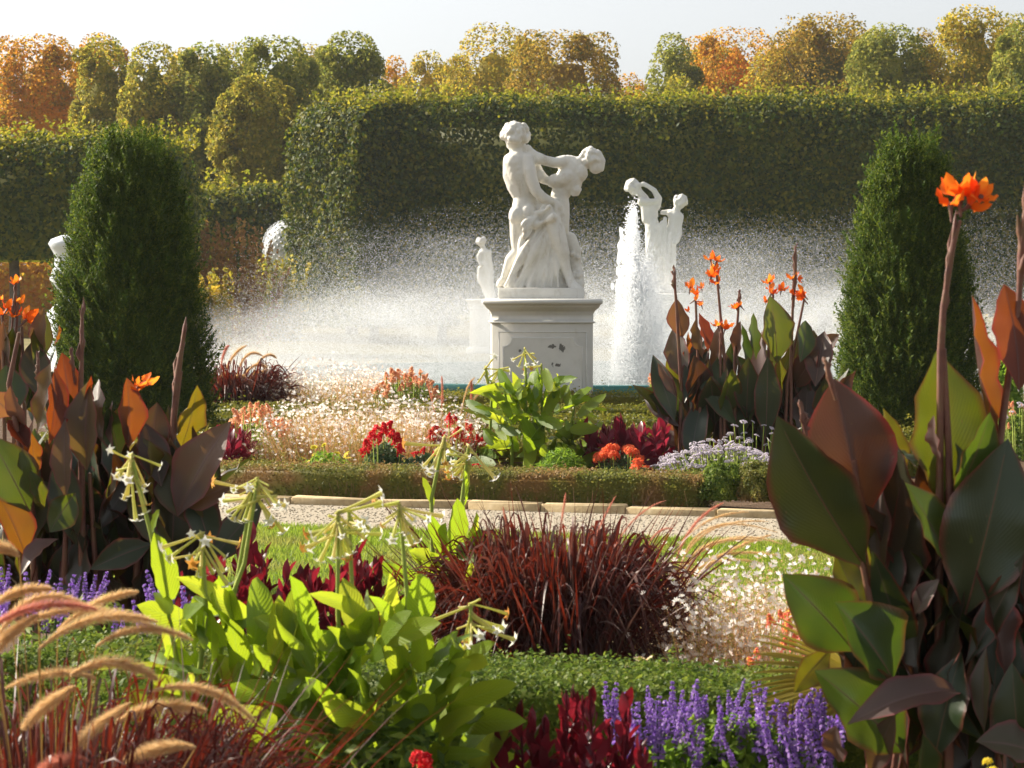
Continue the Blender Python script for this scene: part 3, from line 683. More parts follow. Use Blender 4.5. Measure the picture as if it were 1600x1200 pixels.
# ------------------------------------------------------------------ stone
def stone_mat(name, cols, stain=(.30, .25, .17), stain_pos=(.58, .75), rough=.6, spots=None):
    m = bpy.data.materials.new(name); t, new, ln = nodes_of(m)
    tc = new('ShaderNodeTexCoord')
    def noise(scale, detail=6, stretch=None):
        nz = new('ShaderNodeTexNoise'); nz.inputs['Scale'].default_value = scale; nz.inputs['Detail'].default_value = detail; nz.inputs['Roughness'].default_value = .65
        if stretch:
            mp = new('ShaderNodeMapping'); mp.inputs['Scale'].default_value = stretch; ln(tc.outputs['Object'], mp.inputs[0]); ln(mp.outputs[0], nz.inputs['Vector'])
        else: ln(tc.outputs['Object'], nz.inputs['Vector'])
        return nz.outputs[0]
    def rng_(v, a, b):
        mr = new('ShaderNodeMapRange'); mr.inputs[1].default_value, mr.inputs[2].default_value = a, b; ln(v, mr.inputs[0]); return mr.outputs[0]
    r = ramp_node(new, cols); ln(rng_(noise(3.5), .3, .7), r.inputs[0]); c = r.outputs[0]
    def mix(fac, c, col):
        mx = new('ShaderNodeMix'); mx.data_type = 'RGBA'; ln(fac, mx.inputs[0]); ln(c, mx.inputs[6]); mx.inputs[7].default_value = (*col, 1); return mx.outputs[2]
    mm = new('ShaderNodeMath'); mm.operation = 'MULTIPLY'; ln(rng_(noise(4.5, 8, (1.6, 1.6, .45)), *stain_pos), mm.inputs[0]); mm.inputs[1].default_value = .7
    c = mix(mm.outputs[0], c, stain)
    for (cx, cz, sx, sz, th) in (spots or []):         # flaked patches with a shape of their own
        mp = new('ShaderNodeMapping'); mp.inputs['Location'].default_value = (-cx / sx, 0, -cz / sz); mp.inputs['Scale'].default_value = (1 / sx, .0, 1 / sz); ln(tc.outputs['Object'], mp.inputs[0])
        le = new('ShaderNodeVectorMath'); le.operation = 'LENGTH'; ln(mp.outputs[0], le.inputs[0])
        ad = new('ShaderNodeMath'); ad.operation = 'MULTIPLY_ADD'; ln(noise(26, 5), ad.inputs[0]); ad.inputs[1].default_value = -2.6; ln(le.outputs['Value'], ad.inputs[2])
        c = mix(rng_(ad.outputs[0], th, th - .12), c, (.16, .155, .14))
    bp = new('ShaderNodeBump'); bp.inputs['Strength'].default_value = .25; bp.inputs['Distance'].default_value = .008; ln(noise(22, 8), bp.inputs['Height'])
    b = new('ShaderNodeBsdfPrincipled'); b.inputs['Roughness'].default_value = rough; b.inputs['Specular IOR Level'].default_value = .3
    ln(c, b.inputs['Base Color']); ln(bp.outputs[0], b.inputs['Normal'])
    o = new('ShaderNodeOutputMaterial'); ln(b.outputs[0], o.inputs[0]); return m
M['marble'] = stone_mat('statue_stone', [(.62, .59, .52), (.74, .72, .66), (.79, .77, .72)], (.40, .33, .22), (.56, .74))
M['marble_far'] = stone_mat('far_statue_stone', [(.66, .65, .60), (.72, .71, .67)], (.5, .44, .33), (.60, .8))
M['ped'] = stone_mat('pedestal_stone', [(.64, .63, .59), (.71, .70, .66), (.74, .73, .69)], (.55, .50, .40), (.60, .82), spots=[(.11, .98, .055, .035, -.55), (.235, .965, .045, .06, -.45), (-.27, .93, .05, .03, -.75), (.19, .75, .06, .025, -.55), (.12, .77, .03, .05, -.75)])
M['pool_teal'] = noise_mat('pool_rim_teal', [(.012, .10, .10), (.02, .14, .13)], 4, .35, .05, spec=.5)
M['pool_white'] = noise_mat('pool_wall', [(.60, .60, .58), (.72, .72, .70)], 3, .7, .1)

def block_profile(mb, prof, hx, hy, m=0):
    """square mouldings: prof = (overhang, z) rings round a hx by hy block"""
    V = np.array([[sx * (hx + o), sy * (hy + o), z] for o, z in prof for sx, sy in ((-1, -1), (1, -1), (1, 1), (-1, 1))])
    F = [[i * 4 + j, i * 4 + (j + 1) % 4, (i + 1) * 4 + (j + 1) % 4, (i + 1) * 4 + j] for i in range(len(prof) - 1) for j in range(4)]
    mb.add(V, F, m); k = (len(prof) - 1) * 4; mb.add(V[k:k + 4], [[0, 1, 2, 3]], m)

def pedestal(label, c, rz, hx, top, full=True, mat='ped', s=1.0):
    """pedestal whose cornice top lies at height top"""
    t = thing('pedestal', label, 'pedestal', c, rz, 'statue pedestals round the fountain')
    mb = MB(); z3 = top - .245 * s; z2 = top - .30 * s
    block_profile(mb, [(0, 0.14), (0, z2)], hx, hx); link('shaft', mb.mesh('shaft', M[mat]), t)
    mb = MB(); block_profile(mb, [(.10, 0), (.10, .12), (.04, .16), (.002, .165)], hx, hx); link('foot', mb.mesh('foot', M[mat]), t)
    mb = MB(); block_profile(mb, [(.002, z2 + .001), (.028, z2 + .006), (.030, z2 + .02), (.008, z2 + .028), (.004, z2 + .03), (.004, z3 + .06), (.012, z3 + .07), (.014, z3 + .085), (.03, z3 + .105), (.06, z3 + .13), (.082, z3 + .16), (.088, z3 + .175), (.10, z3 + .18), (.112, z3 + .195), (.112, z3 + .225), (.10, z3 + .24), (.09, z3 + .245), (0, z3 + .246)], hx, hx)
    link('cornice', mb.mesh('cornice', M[mat]), t)
    if full:                                           # raised panel with hollowed corners on the front
        def notch(h, zc0, zc1, r):
            P_ = []
            for sx, zc, a0 in ((1, zc0, math.pi), (1, zc1, -math.pi / 2), (-1, zc1, 0), (-1, zc0, math.pi / 2)):
                for k in range(7):
                    a = a0 - k * math.pi / 12 if False else a0 + (-k) * math.pi / 12
                    P_.append((sx * h + r * math.cos(a) * 1.0, zc + r * math.sin(a)))
            return P_
        for (h, za, zb, r, dy0, dy1, nm) in ((hx - .125, .28, z2 - .17, .11, .005, .002, 'panel'),):
            pts = []
            for cx, cz, a0 in ((h, za, math.pi / 2), (-h, za, 0), (-h, zb, -math.pi / 2), (h, zb, math.pi)):
                seq = np.linspace(a0, a0 + math.pi / 2, 7)
                arc = [(cx + r * math.cos(q), cz + r * math.sin(q)) for q in seq]
                pts += arc
            # order the outline by angle round the centre
            cc = np.mean(pts, axis=0); pts = sorted(pts, key=lambda q: math.atan2(q[1] - cc[1], q[0] - cc[0])); k = len(pts)
            yo = -hx
            V = [(x, yo + .004, z) for x, z in pts] + [(x, yo - dy0, z) for x, z in pts] + [(cc[0] + (x - cc[0]) * .965, yo - dy0, cc[1] + (z - cc[1]) * .965) for x, z in pts] + [(cc[0] + (x - cc[0]) * .95, yo - dy1, cc[1] + (z - cc[1]) * .95) for x, z in pts] + [(cc[0], yo - dy1, cc[1])]
            mb = MB(); mb.add(V, [[r_ * k + i, r_ * k + (i + 1) % k, (r_ + 1) * k + (i + 1) % k, (r_ + 1) * k + i] for r_ in range(3) for i in range(k)]); mb.add(V, [[3 * k + i, 3 * k + (i + 1) % k, 4 * k] for i in range(k)])
            link('panel', mb.mesh('panel', M[mat]), t)
        f0 = MB()                                      # thin moulded frame round the panel
        a, b0, b1, w = hx - .075, .22, z2 - .10, .012
        for x0, x1, z0, z1 in ((-a, a, b1 - w, b1), (-a, a, b0, b0 + w), (-a, -a + w, b0 + w, b1 - w), (a - w, a, b0 + w, b1 - w)):
            f0.add(box_v(x0, x1, -hx - .004, -hx + .003, z0, z1), BOX_F)
        link('panel_frame', f0.mesh('panel_frame', M[mat]), t)
    return t

# ------------------------------------------------------------------ statues: many overlapping forms grown into one skin
class Fig:
    def __init__(s, ox, oz, k): s.p, s.M, s.s, s.ox, s.oz, s.k = [], [], [], ox, oz, k
    def w(s, zx, zy, y=0.0): return np.array(((zx - s.ox) / s.k, y, (s.oz - zy) / s.k))
    def ball(s, c, r, rot=None):
        s.p.append(np.asarray(c, float)); s.s.append(np.asarray(r if hasattr(r, '__len__') else (r, r, r), float)); s.M.append(np.eye(3) if rot is None else rot)
    def limb(s, pts, flat=1.0):
        """pts: (zx, zy, y, radius px)"""
        for a, b in zip(pts[:-1], pts[1:]):
            A, B = s.w(*a[:3]), s.w(*b[:3]); ra, rb = a[3] / s.k, b[3] / s.k
            n = max(2, int(np.linalg.norm(B - A) / (min(ra, rb) * .35)) + 1)
            for t in np.linspace(0, 1, n):
                r = ra + (rb - ra) * t; s.ball(A + (B - A) * t, (r, r * flat, r))
    def blob(s, zx, zy, y, rx, ry, rz, tilt=0.0):
        c, q = math.cos(tilt), math.sin(tilt)
        s.ball(s.w(zx, zy, y), (rx / s.k, ry / s.k, rz / s.k), np.array([[c, 0, q], [0, 1, 0], [-q, 0, c]]))
    def curls(s, zx, zy, y, r, n, rr, rng, up=-.2, back=None):
        for d in rand_dirs(n * 3, rng):
            if d[2] > up and n > 0:
                s.ball(s.w(zx, zy, y) + d * r / s.k, rr / s.k * rng.uniform(.7, 1.3)); n -= 1
    def grow(s, name, voxel, mat, smooth=4, fat=1.0):
        V, F = scatter(ICO_V, ICO_F, np.array(s.p), np.array(s.M), np.array(s.s) * fat)
        me = make_mesh('form', V, F, mat); o = bpy.data.objects.new('form', me); COL.objects.link(o)
        m = o.modifiers.new('r', 'REMESH'); m.mode = 'VOXEL'; m.voxel_size = voxel; m.use_smooth_shade = True
        m = o.modifiers.new('s', 'SMOOTH'); m.factor = .5; m.iterations = smooth
        dg = bpy.context.evaluated_depsgraph_get(); out = bpy.data.meshes.new_from_object(o.evaluated_get(dg)); out.name = name
        bpy.data.objects.remove(o); bpy.data.meshes.remove(me)
        out.materials.clear(); out.materials.append(mat)
        out.polygons.foreach_set('use_smooth', np.ones(len(out.polygons), dtype=bool))
        return out

D1 = 28.0
ped_top = Z(467, D1 - .65)
ped = pedestal('white moulded stone pedestal with flaked patches under the large statue', (X(845, D1), D1, 0), math.radians(1.5), .615, ped_top)
pl = MB(); bevel_box(pl, -.53, .53, -.42, .42, 0, .135, .006)
stat = thing('statue_group', 'large white statue of two entwined figures on the nearest pedestal', 'statue', (X(845, D1), D1, ped_top + .001), group='white statues round the fountain')
link('plinth', pl.mesh('plinth', M['marble']), stat)
rng = np.random.default_rng(9)
f = Fig(455, 1077, 500)
# the man, seen from behind
f.blob(300, 140, -.02, 66, 72, 80, .1); f.blob(290, 180, .04, 50, 55, 45)
f.curls(298, 130, -.02, 76, 90, 19, rng, -.45)
f.limb([(300, 190, 0, 44), (318, 250, 0, 50)])
f.limb([(268, 285, .02, 48), (320, 275, -.02, 62), (372, 300, -.04, 50)])
f.limb([(262, 300, .02, 44), (270, 370, .02, 52), (300, 440, 0, 56), (338, 500, 0, 58)])
f.limb([(300, 300, -.03, 74), (320, 370, -.03, 74), (335, 440, -.02, 66), (350, 505, -.01, 60)])
f.limb([(348, 300, -.03, 52), (360, 380, -.02, 54), (372, 460, 0, 50), (378, 510, 0, 54)])
f.blob(330, 350, -.14, 26, 14, 60, .1); f.blob(276, 350, -.10, 24, 16, 56, -.15)            # shoulder blades
f.limb([(350, 515, 0, 62), (352, 570, 0, 76), (352, 625, .02, 72)])
f.blob(305, 625, -.08, 50, 56, 62, .15); f.blob(378, 612, -.09, 54, 56, 66, -.1)              # buttocks
f.limb([(318, 670, -.02, 58), (312, 740, -.02, 50), (312, 810, -.03, 42), (318, 850, -.04, 36)])
f.limb([(312, 850, -.03, 36), (268, 905, .0, 38), (244, 965, .02, 28), (222, 1020, .03, 21), (205, 1045, .02, 22)])
f.limb([(212, 1035, .0, 24), (196, 1050, -.05, 20), (192, 1062, -.09, 15)])
# his right arm hangs down and crosses to hold her
f.limb([(368, 285, -.08, 46), (382, 350, -.14, 42), (398, 410, -.16, 37), (424, 478, -.17, 33)])
f.limb([(424, 478, -.17, 33), (470, 520, -.17, 31), (520, 540, -.14, 24), (548, 548, -.12, 20)])
f.limb([(540, 545, -.12, 24), (568, 572, -.12, 24), (578, 590, -.11, 20)])
for k, (dx, dy) in enumerate(((-16, 60), (-2, 64), (12, 62), (24, 52))):
    f.limb([(566 + k * 5, 582, -.12, 10), (566 + dx * .5 + k * 4, 582 + dy * .5, -.13, 9), (566 + dx * .5 + k * 5, 582 + dy * .9, -.11, 7)])
f.limb([(548, 560, -.15, 9), (546, 590, -.16, 8), (552, 612, -.15, 6)])
# his left arm reaches round her back
f.limb([(410, 310, .06, 40), (438, 360, .08, 36), (470, 395, .06, 32), (500, 410, .02, 26)])
f.blob(452, 380, .0, 34, 36, 36); f.limb([(500, 405, .0, 22), (530, 420, -.06, 16)])
# the woman leans back to the right
f.blob(768, 275, .04, 56, 56, 60, .5); f.curls(765, 268, .04, 58, 60, 15, rng, -.8)
f.blob(800, 318, .03, 44, 40, 48, .4); f.blob(818, 300, .05, 34, 36, 50, .2); f.limb([(770, 230, .0, 20), (815, 240, .0, 20), (840, 285, .0, 18), (835, 340, 0, 14)])
f.limb([(742, 296, .04, 36), (690, 300, .03, 42)])
f.limb([(596, 300, .0, 46), (640, 305, .04, 54), (690, 312, .06, 48)])
f.limb([(620, 310, .02, 60), (650, 345, .04, 76), (632, 400, .04, 84), (596, 450, .04, 66), (572, 500, .02, 54)])
f.blob(690, 360, .0, 56, 56, 60, -.3); f.blob(600, 395, -.04, 74, 70, 52, -.6); f.blob(540, 410, -.02, 50, 56, 40, -.5)
f.curls(668, 470, -.03, 26, 22, 15, rng, -.9); f.limb([(640, 440, -.02, 40), (668, 470, -.02, 28)])
f.limb([(572, 500, .02, 54), (580, 560, .0, 52), (582, 620, -.02, 50), (582, 690, -.04, 46)])
f.limb([(592, 560, .04, 42), (596, 640, .03, 38), (590, 720, .02, 40)])
# her left arm stretched to his shoulder
f.limb([(598, 290, -.05, 38), (540, 300, -.08, 32), (478, 286, -.10, 31), (448, 278, -.10, 32)])
f.limb([(455, 275, -.10, 31), (420, 252, -.08, 24), (392, 226, -.05, 19), (374, 210, -.04, 24)])
for k in range(4): f.limb([(376 - k * 5, 200 + k * 8, -.06, 10), (352 - k * 4, 204 + k * 9, -.08, 8), (338 - k * 2, 214 + k * 9, -.07, 6)])
# her forward leg, foot over the plinth edge
f.limb([(520, 660, -.10, 60), (552, 740, -.14, 56), (578, 820, -.17, 46), (592, 860, -.18, 40)])
f.limb([(590, 855, -.18, 40), (592, 910, -.16, 41), (612, 970, -.17, 31), (636, 1030, -.2, 24)])
f.limb([(634, 1030, -.2, 28), (652, 1062, -.24, 30), (684, 1084, -.30, 26), (702, 1098, -.34, 20)])
for k in range(4): f.limb([(684 + k * 10, 1092 + k * 2, -.32 - .015 * k, 11), (692 + k * 10, 1110 + k, -.37, 9)])
# rock behind the leg
f.limb([(640, 770, .05, 40), (660, 850, .05, 48), (664, 930, .04, 44), (676, 1000, .0, 44), (690, 1050, -.04, 38)])
f.curls(676, 1010, -.05, 34, 14, 18, rng, -.9); f.curls(655, 880, .0, 40, 10, 16, rng, -.9)
# drapery: a bell of cloth with long folds
f.limb([(478, 600, .0, 80), (476, 660, .0, 96), (470, 760, .02, 118), (450, 900, .03, 150), (440, 1030, .02, 185)], .74)
f.blob(420, 1065, 0, 215, 120, 40); f.blob(555, 1050, .02, 70, 100, 50)
FOLDS = [((500, 575), (400, 690), (352, 760), 17), ((505, 590), (380, 655), (340, 690), 18), ((508, 610), (400, 760), (236, 1066), 24), ((516, 640), (440, 800), (300, 1066), 22),
         ((520, 660), (425, 830), (330, 1066), 18), ((515, 690), (450, 880), (385, 1068), 18), ((500, 720), (475, 900), (430, 1070), 16), ((510, 730), (505, 900), (470, 1070), 15),
         ((520, 740), (530, 900), (515, 1070), 15), ((530, 750), (552, 900), (560, 1070), 14), ((375, 600), (440, 640), (505, 575), 15), ((355, 690), (430, 700), (530, 640), 20), ((345, 725), (330, 900), (262, 1066), 18), ((480, 560), (430, 640), (350, 720), 15)]
for k, (a, b, c, r) in enumerate(FOLDS):
    q = bez(a, b, c, 14); yb = np.linspace(-.12, -.245, 14) - (.02 if k % 2 else 0)
    f.limb([(x, y, yy, r * 1.15 * (.8 + .35 * math.sin(i * .7 + k))) for i, ((x, y), yy) in enumerate(zip(q, yb))])
link('figures', f.grow('figures', .0118, M['marble'], 3, 1.07), stat, (0, 0, .134))

# second group, behind the jet
D2 = 45.0
p2_top = Z(458, D2)
pedestal('white pedestal half veiled by spray behind the tall jet', (X(1035, D2), D2, 0), 0.0, .62, p2_top, False, 'marble_far')
st2 = thing('statue_group', 'white statue of two standing figures behind the tall water jet', 'statue', (X(1034, D2), D2, p2_top), group='white statues round the fountain')
f = Fig(570, 1070, 424)
f.blob(338, 185, 0, 50, 50, 62, .5); f.curls(322, 170, 0, 58, 50, 18, rng, -.5); f.limb([(375, 215, 0, 34), (420, 262, 0, 36)])
f.limb([(395, 295, 0, 38), (460, 330, 0, 64), (478, 400, 0, 62), (470, 460, 0, 56)])
f.limb([(520, 330, -.02, 40), (540, 270, -.05, 30), (500, 200, -.08, 24), (450, 165, -.08, 20), (410, 145, -.06, 22), (385, 150, -.05, 16)])
f.limb([(395, 300, -.05, 34), (390, 288, -.14, 30), (450, 296, -.18, 26), (515, 288, -.12, 22)])
f.limb([(430, 330, 0, 46), (440, 440, 0, 46)]); f.limb([(480, 470, 0, 62), (500, 560, 0, 72), (500, 640, 0, 66)])
f.limb([(470, 560, -.02, 48), (468, 680, -.04, 42), (465, 760, -.04, 36), (480, 880, -.02, 30), (485, 1040, 0, 24)])
f.limb([(540, 560, 0, 52), (545, 720, 0, 52), (540, 860, 0, 50), (540, 1050, 0, 58)])
for k, (a, b, c) in enumerate((((520, 450), (470, 560), (440, 740)), ((560, 470), (500, 600), (470, 760)), ((590, 430), (540, 560), (560, 760)), ((470, 500), (540, 520), (600, 440)), ((600, 470), (590, 600), (600, 900)), ((640, 620), (610, 800), (640, 1060)))):
    f.limb([(x, y, -.13, 13) for x, y in bez(a, b, c, 12)])
f.blob(720, 300, 0, 50, 50, 58, -.4); f.curls(728, 292, 0, 54, 46, 17, rng, -.5); f.limb([(700, 345, 0, 32), (680, 390, 0, 34)])
f.limb([(650, 400, 0, 40), (690, 410, 0, 46), (722, 420, 0, 34)]); f.limb([(680, 420, 0, 58), (670, 500, 0, 54), (645, 570, 0, 58), (630, 640, 0, 58)])
f.limb([(722, 425, -.02, 34), (712, 500, -.03, 28), (716, 565, -.05, 26), (700, 620, -.10, 20), (680, 648, -.12, 18)]); f.limb([(575, 385, .04, 22), (640, 380, .04, 26)])
f.limb([(600, 620, -.04, 46), (600, 760, -.04, 44), (620, 900, -.02, 40), (625, 1050, 0, 36)]); f.limb([(650, 640, 0, 44), (655, 800, 0, 38), (650, 1040, 0, 34)])
f.blob(560, 1055, 0, 140, 100, 26)
link('figures', f.grow('figures', .02, M['marble_far'], 2), st2)

# third, a small distant figure left of the pedestal
D3 = 63.0
p3_top = Z(467, D3)
pedestal('distant white pedestal veiled by spray left of the large pedestal', (X(762, D3), D3, 0), 0.0, .5, p3_top, False, 'marble_far')
st3 = thing('statue', 'small distant white standing figure left of the large statue', 'statue', (X(763, D3), D3, p3_top), group='white statues round the fountain')
f = Fig(133, 1150, 222)
f.blob(90, 800, 0, 26, 26, 30); f.curls(88, 790, 0, 27, 26, 9, rng, -.4); f.limb([(98, 825, 0, 15), (108, 845, 0, 18)])
f.limb([(85, 860, 0, 16), (112, 862, 0, 24), (138, 860, 0, 18)]); f.limb([(108, 865, 0, 30), (110, 920, 0, 28), (120, 980, 0, 32)]); f.limb([(80, 865, -.05, 13), (72, 910, -.1, 11), (88, 940, -.15, 10)])
f.limb([(140, 870, 0, 14), (150, 930, 0, 12), (158, 985, 0, 10)]); f.limb([(85, 960, 0, 20), (82, 1020, 0, 22), (110, 1080, 0, 20), (128, 1148, 0, 14)]); f.limb([(130, 980, 0, 30), (140, 1060, 0, 30), (150, 1148, 0, 28)]); f.limb([(70, 885, -.06, 14), (78, 895, -.06, 14)])
link('figure', f.grow('figure', .03, M['marble_far'], 2), st3)

# smooth pale sculpture mostly hidden behind the left yew, and a patterned ball beyond the spray
M['pale_blue'] = noise_mat('pale_sculpture', [(.55, .60, .68), (.65, .69, .75)], 2, .45, .05, spec=.4)
t = thing('curved_sculpture', 'smooth pale blue white curved sculpture peeping out left of the left yew', 'sculpture', (X(118, 50), 50, 0))
mb = MB(); k = 50 / 3500
zz = lambda y: Z(y, 50)
lathe(mb, [(.62, 0), (.62, zz(488)), (.55, zz(484)), (.4, zz(472)), (.34, zz(462)), (.46, zz(450)), (.56, zz(436)), (.5, zz(424)), (.44, zz(408)), (.46, zz(396)), (.53, zz(388)), (.58, zz(381)), (.52, zz(374)), (.3, zz(368)), (.02, zz(366))], 28)
link('body', mb.mesh('body', M['pale_blue'], True), t)
M['lattice'] = noise_mat('patterned_ball', [(.50, .52, .55), (.68, .70, .72)], 4, .4, .1)
t = thing('patterned_ball', 'pale scaly ball half hidden by the hedge wall corner', 'sculpture', (X(453, 79.5), 79.5, 0))
mb = MB(); zc = Z(385, 79.5)
n = 420; i = np.arange(n); ph = np.arccos(1 - 2 * (i + .5) / n); th = np.pi * (1 + 5 ** .5) * i
dv = np.stack([np.cos(th) * np.sin(ph), np.sin(th) * np.sin(ph), np.cos(ph)], 1)
V, F = scatter(OCTA_V * (1, 1, .35), OCTA_F, dv * .96 + (0, 0, zc), frames(dv), np.full(n, .065)); mb.add(V, F); mb.add(ICO_V * .95 + (0, 0, zc), ICO_F)
link('ball', mb.mesh('ball', M['lattice'], True), t)
mb = MB(); lathe(mb, [(.5, 0), (.5, .2), (.3, .3), (.3, zc - .9), (.45, zc - .85)], 16); link('stand', mb.mesh('stand', M['lattice'], True), t)

# ------------------------------------------------------------------ fountain
PC = np.array((1.6, 38.2, 0.0)); PR = 6.0
fb = thing('fountain_basin', 'round fountain basin with dark teal rim behind the pedestal', 'fountain', PC)
mb = MB(); lathe(mb, [(PR + .12, 0), (PR + .12, .17)], 96); link('outer_wall', mb.mesh('outer_wall', M['pool_white'], True), fb)
mb = MB(); lathe(mb, [(PR + .14, .171), (PR + .15, .18), (PR + .15, .30), (PR + .13, .312), (PR - .1, .312), (PR - .12, .30), (PR - .12, .05)], 96); link('rim', mb.mesh('rim', M['pool_teal'], False), fb)
m = bpy.data.materials.new('pool_water'); t_, new, ln = nodes_of(m)
b = new('ShaderNodeBsdfPrincipled'); b.inputs['Base Color'].default_value = (.10, .16, .15, 1); b.inputs['Roughness'].default_value = .15
nz = new('ShaderNodeTexNoise'); nz.inputs['Scale'].default_value = 9; bp = new('ShaderNodeBump'); bp.inputs['Strength'].default_value = .8; bp.inputs['Distance'].default_value = .05
ln(nz.outputs[0], bp.inputs['Height']); ln(bp.outputs[0], b.inputs['Normal']); o = new('ShaderNodeOutputMaterial'); ln(b.outputs[0], o.inputs[0])
a = np.arange(64) * 2 * np.pi / 64
V = np.vstack([np.stack([np.cos(a) * (PR - .1), np.sin(a) * (PR - .1), np.full(64, .2)], 1), [(0, 0, .2)]])
tag(link('pool_water', make_mesh('pool_water', V, np.array([[i, (i + 1) % 64, 64] for i in range(64)]), m), None, PC), kind='structure')

m = bpy.data.materials.new('water_drops'); t_, new, ln = nodes_of(m)
b = new('ShaderNodeBsdfDiffuse'); b.inputs['Color'].default_value = (.82, .84, .87, 1)
tr = new('ShaderNodeBsdfTranslucent'); tr.inputs['Color'].default_value = (.95, .96, .98, 1)
gl = new('ShaderNodeBsdfGlossy'); gl.inputs['Roughness'].default_value = .25
mx = new('ShaderNodeMixShader'); mx.inputs[0].default_value = .5; ln(b.outputs[0], mx.inputs[1]); ln(tr.outputs[0], mx.inputs[2])
m2 = new('ShaderNodeMixShader'); m2.inputs[0].default_value = .10; ln(mx.outputs[0], m2.inputs[1]); ln(gl.outputs[0], m2.inputs[2])
o = new('ShaderNodeOutputMaterial'); ln(m2.outputs[0], o.inputs[0]); M['drops'] = m

def droplets(name, pts, rad, parent=None):
    """free drops of water as round points"""
    me = bpy.data.meshes.new(name); me.vertices.add(len(pts)); me.vertices.foreach_set('co', np.asarray(pts, np.float32).ravel())
    at = me.attributes.new('rad', 'FLOAT', 'POINT'); at.data.foreach_set('value', np.asarray(rad, np.float32))
    me.materials.append(M['drops'])
    o = link(name, me, parent, kind='stuff')
    ng = bpy.data.node_groups.new(name, 'GeometryNodeTree')
    ng.interface.new_socket('Geometry', in_out='INPUT', socket_type='NodeSocketGeometry'); ng.interface.new_socket('Geometry', in_out='OUTPUT', socket_type='NodeSocketGeometry')
    gi, go = ng.nodes.new('NodeGroupInput'), ng.nodes.new('NodeGroupOutput')
    mp = ng.nodes.new('GeometryNodeMeshToPoints'); na = ng.nodes.new('GeometryNodeInputNamedAttribute'); na.data_type = 'FLOAT'; na.inputs['Name'].default_value = 'rad'
    sm = ng.nodes.new('GeometryNodeSetMaterial'); sm.inputs['Material'].default_value = M['drops']
    ng.links.new(gi.outputs[0], mp.inputs['Mesh']); ng.links.new(na.outputs[0], mp.inputs['Radius']); ng.links.new(mp.outputs[0], sm.inputs[0]); ng.links.new(sm.outputs[0], go.inputs[0])
    md = o.modifiers.new('points', 'NODES'); md.node_group = ng
    return o

rng = np.random.default_rng(21)
def arcs(n, nozz, apex, reach, drift, spread):
    """drops on ballistic arcs: from nozzles rising to apex and falling outwards"""
    k = rng.integers(0, len(nozz), n); b = nozz[k]
    az = b[:, 3] + rng.normal(0, spread, n); ap = apex(n, k); re = reach(n, k)
    t = rng.uniform(0, 1, n) ** .8
    z = 4 * ap * t * (1 - t) + .2
    x = b[:, 0] + np.cos(az) * re * t + drift * t ** 2 + rng.normal(0, .10, n) * (.3 + t)
    y = b[:, 1] + np.sin(az) * re * t + rng.normal(0, .10, n) * (.3 + t)
    return np.stack([x, y, z + rng.normal(0, .03, n)], 1)
ring = np.array([(PC[0] + math.cos(q) * 2.6, PC[1] + math.sin(q) * 2.6, 0, q) for q in np.linspace(0, 2 * np.pi, 72, endpoint=False)])
inner = np.array([(PC[0] + math.cos(q) * 1.0, PC[1] + math.sin(q) * 1.0, 0, q) for q in np.linspace(0, 2 * np.pi, 30, endpoint=False)])
ka = rng.uniform(.75, 1.25, 72)
A1 = arcs(340000, ring, lambda n, k: 1.35 * ka[k] * rng.uniform(.8, 1.1, n), lambda n, k: 3.6 * ka[k] * rng.uniform(.85, 1.15, n), -.35, .06)
A2 = arcs(250000, inner, lambda n, k: rng.uniform(1.0, 2.5, n), lambda n, k: rng.uniform(2.5, 7.0, n), -.5, .25)
# fine drifting mist thinning upwards
n = 1800000
x = rng.uniform(-6.4, 11.5, n); y = rng.uniform(33.2, 43.5, n)
q1 = np.sin(x * .9 + 1.0) * .25 + np.sin(x * 2.3 + y * .6) * .18 + np.sin(x * 5.1 + y * 1.7 + .6) * .10
hs = .62 + .22 * q1 + .10 * np.cos((x - 2.0) * .35)
hs = hs * np.clip(.30 + (x + 5.6) / 3.2, .30, 1.0)
z = rng.exponential(1, n) * hs * 1.05 + .12
topz = 3.0 + .35 * q1 - .03 * np.maximum(0, np.abs(x - 1.5) - 5) ** 2
tw = np.sin(x * 3.1 + z * 2.6) * np.sin(x * 1.3 - z * 3.7 + y) * .5 + .5
kp = (z < topz) & (rng.uniform(0, 1, n) < .45 + .55 * tw) & (rng.uniform(0, 1, n) < np.clip((x + 6.4) / 1.2, .0, 1))
A3 = np.stack([x, y, z], 1)[kp]
A = np.vstack([A1, A2, A3]); A = A[(A[:, 2] > .12) & (A[:, 1] > 32.0)]
# keep the air clear round the big pedestal
rad = rng.uniform(.0013, .0029, len(A)); big = rng.uniform(0, 1, len(A)) < .012; rad[big] *= rng.uniform(1.6, 2.6, big.sum())
tag(droplets('fountain_spray', A, rad), 'broad white veil of fine fountain spray drifting behind the flowers', 'spray')

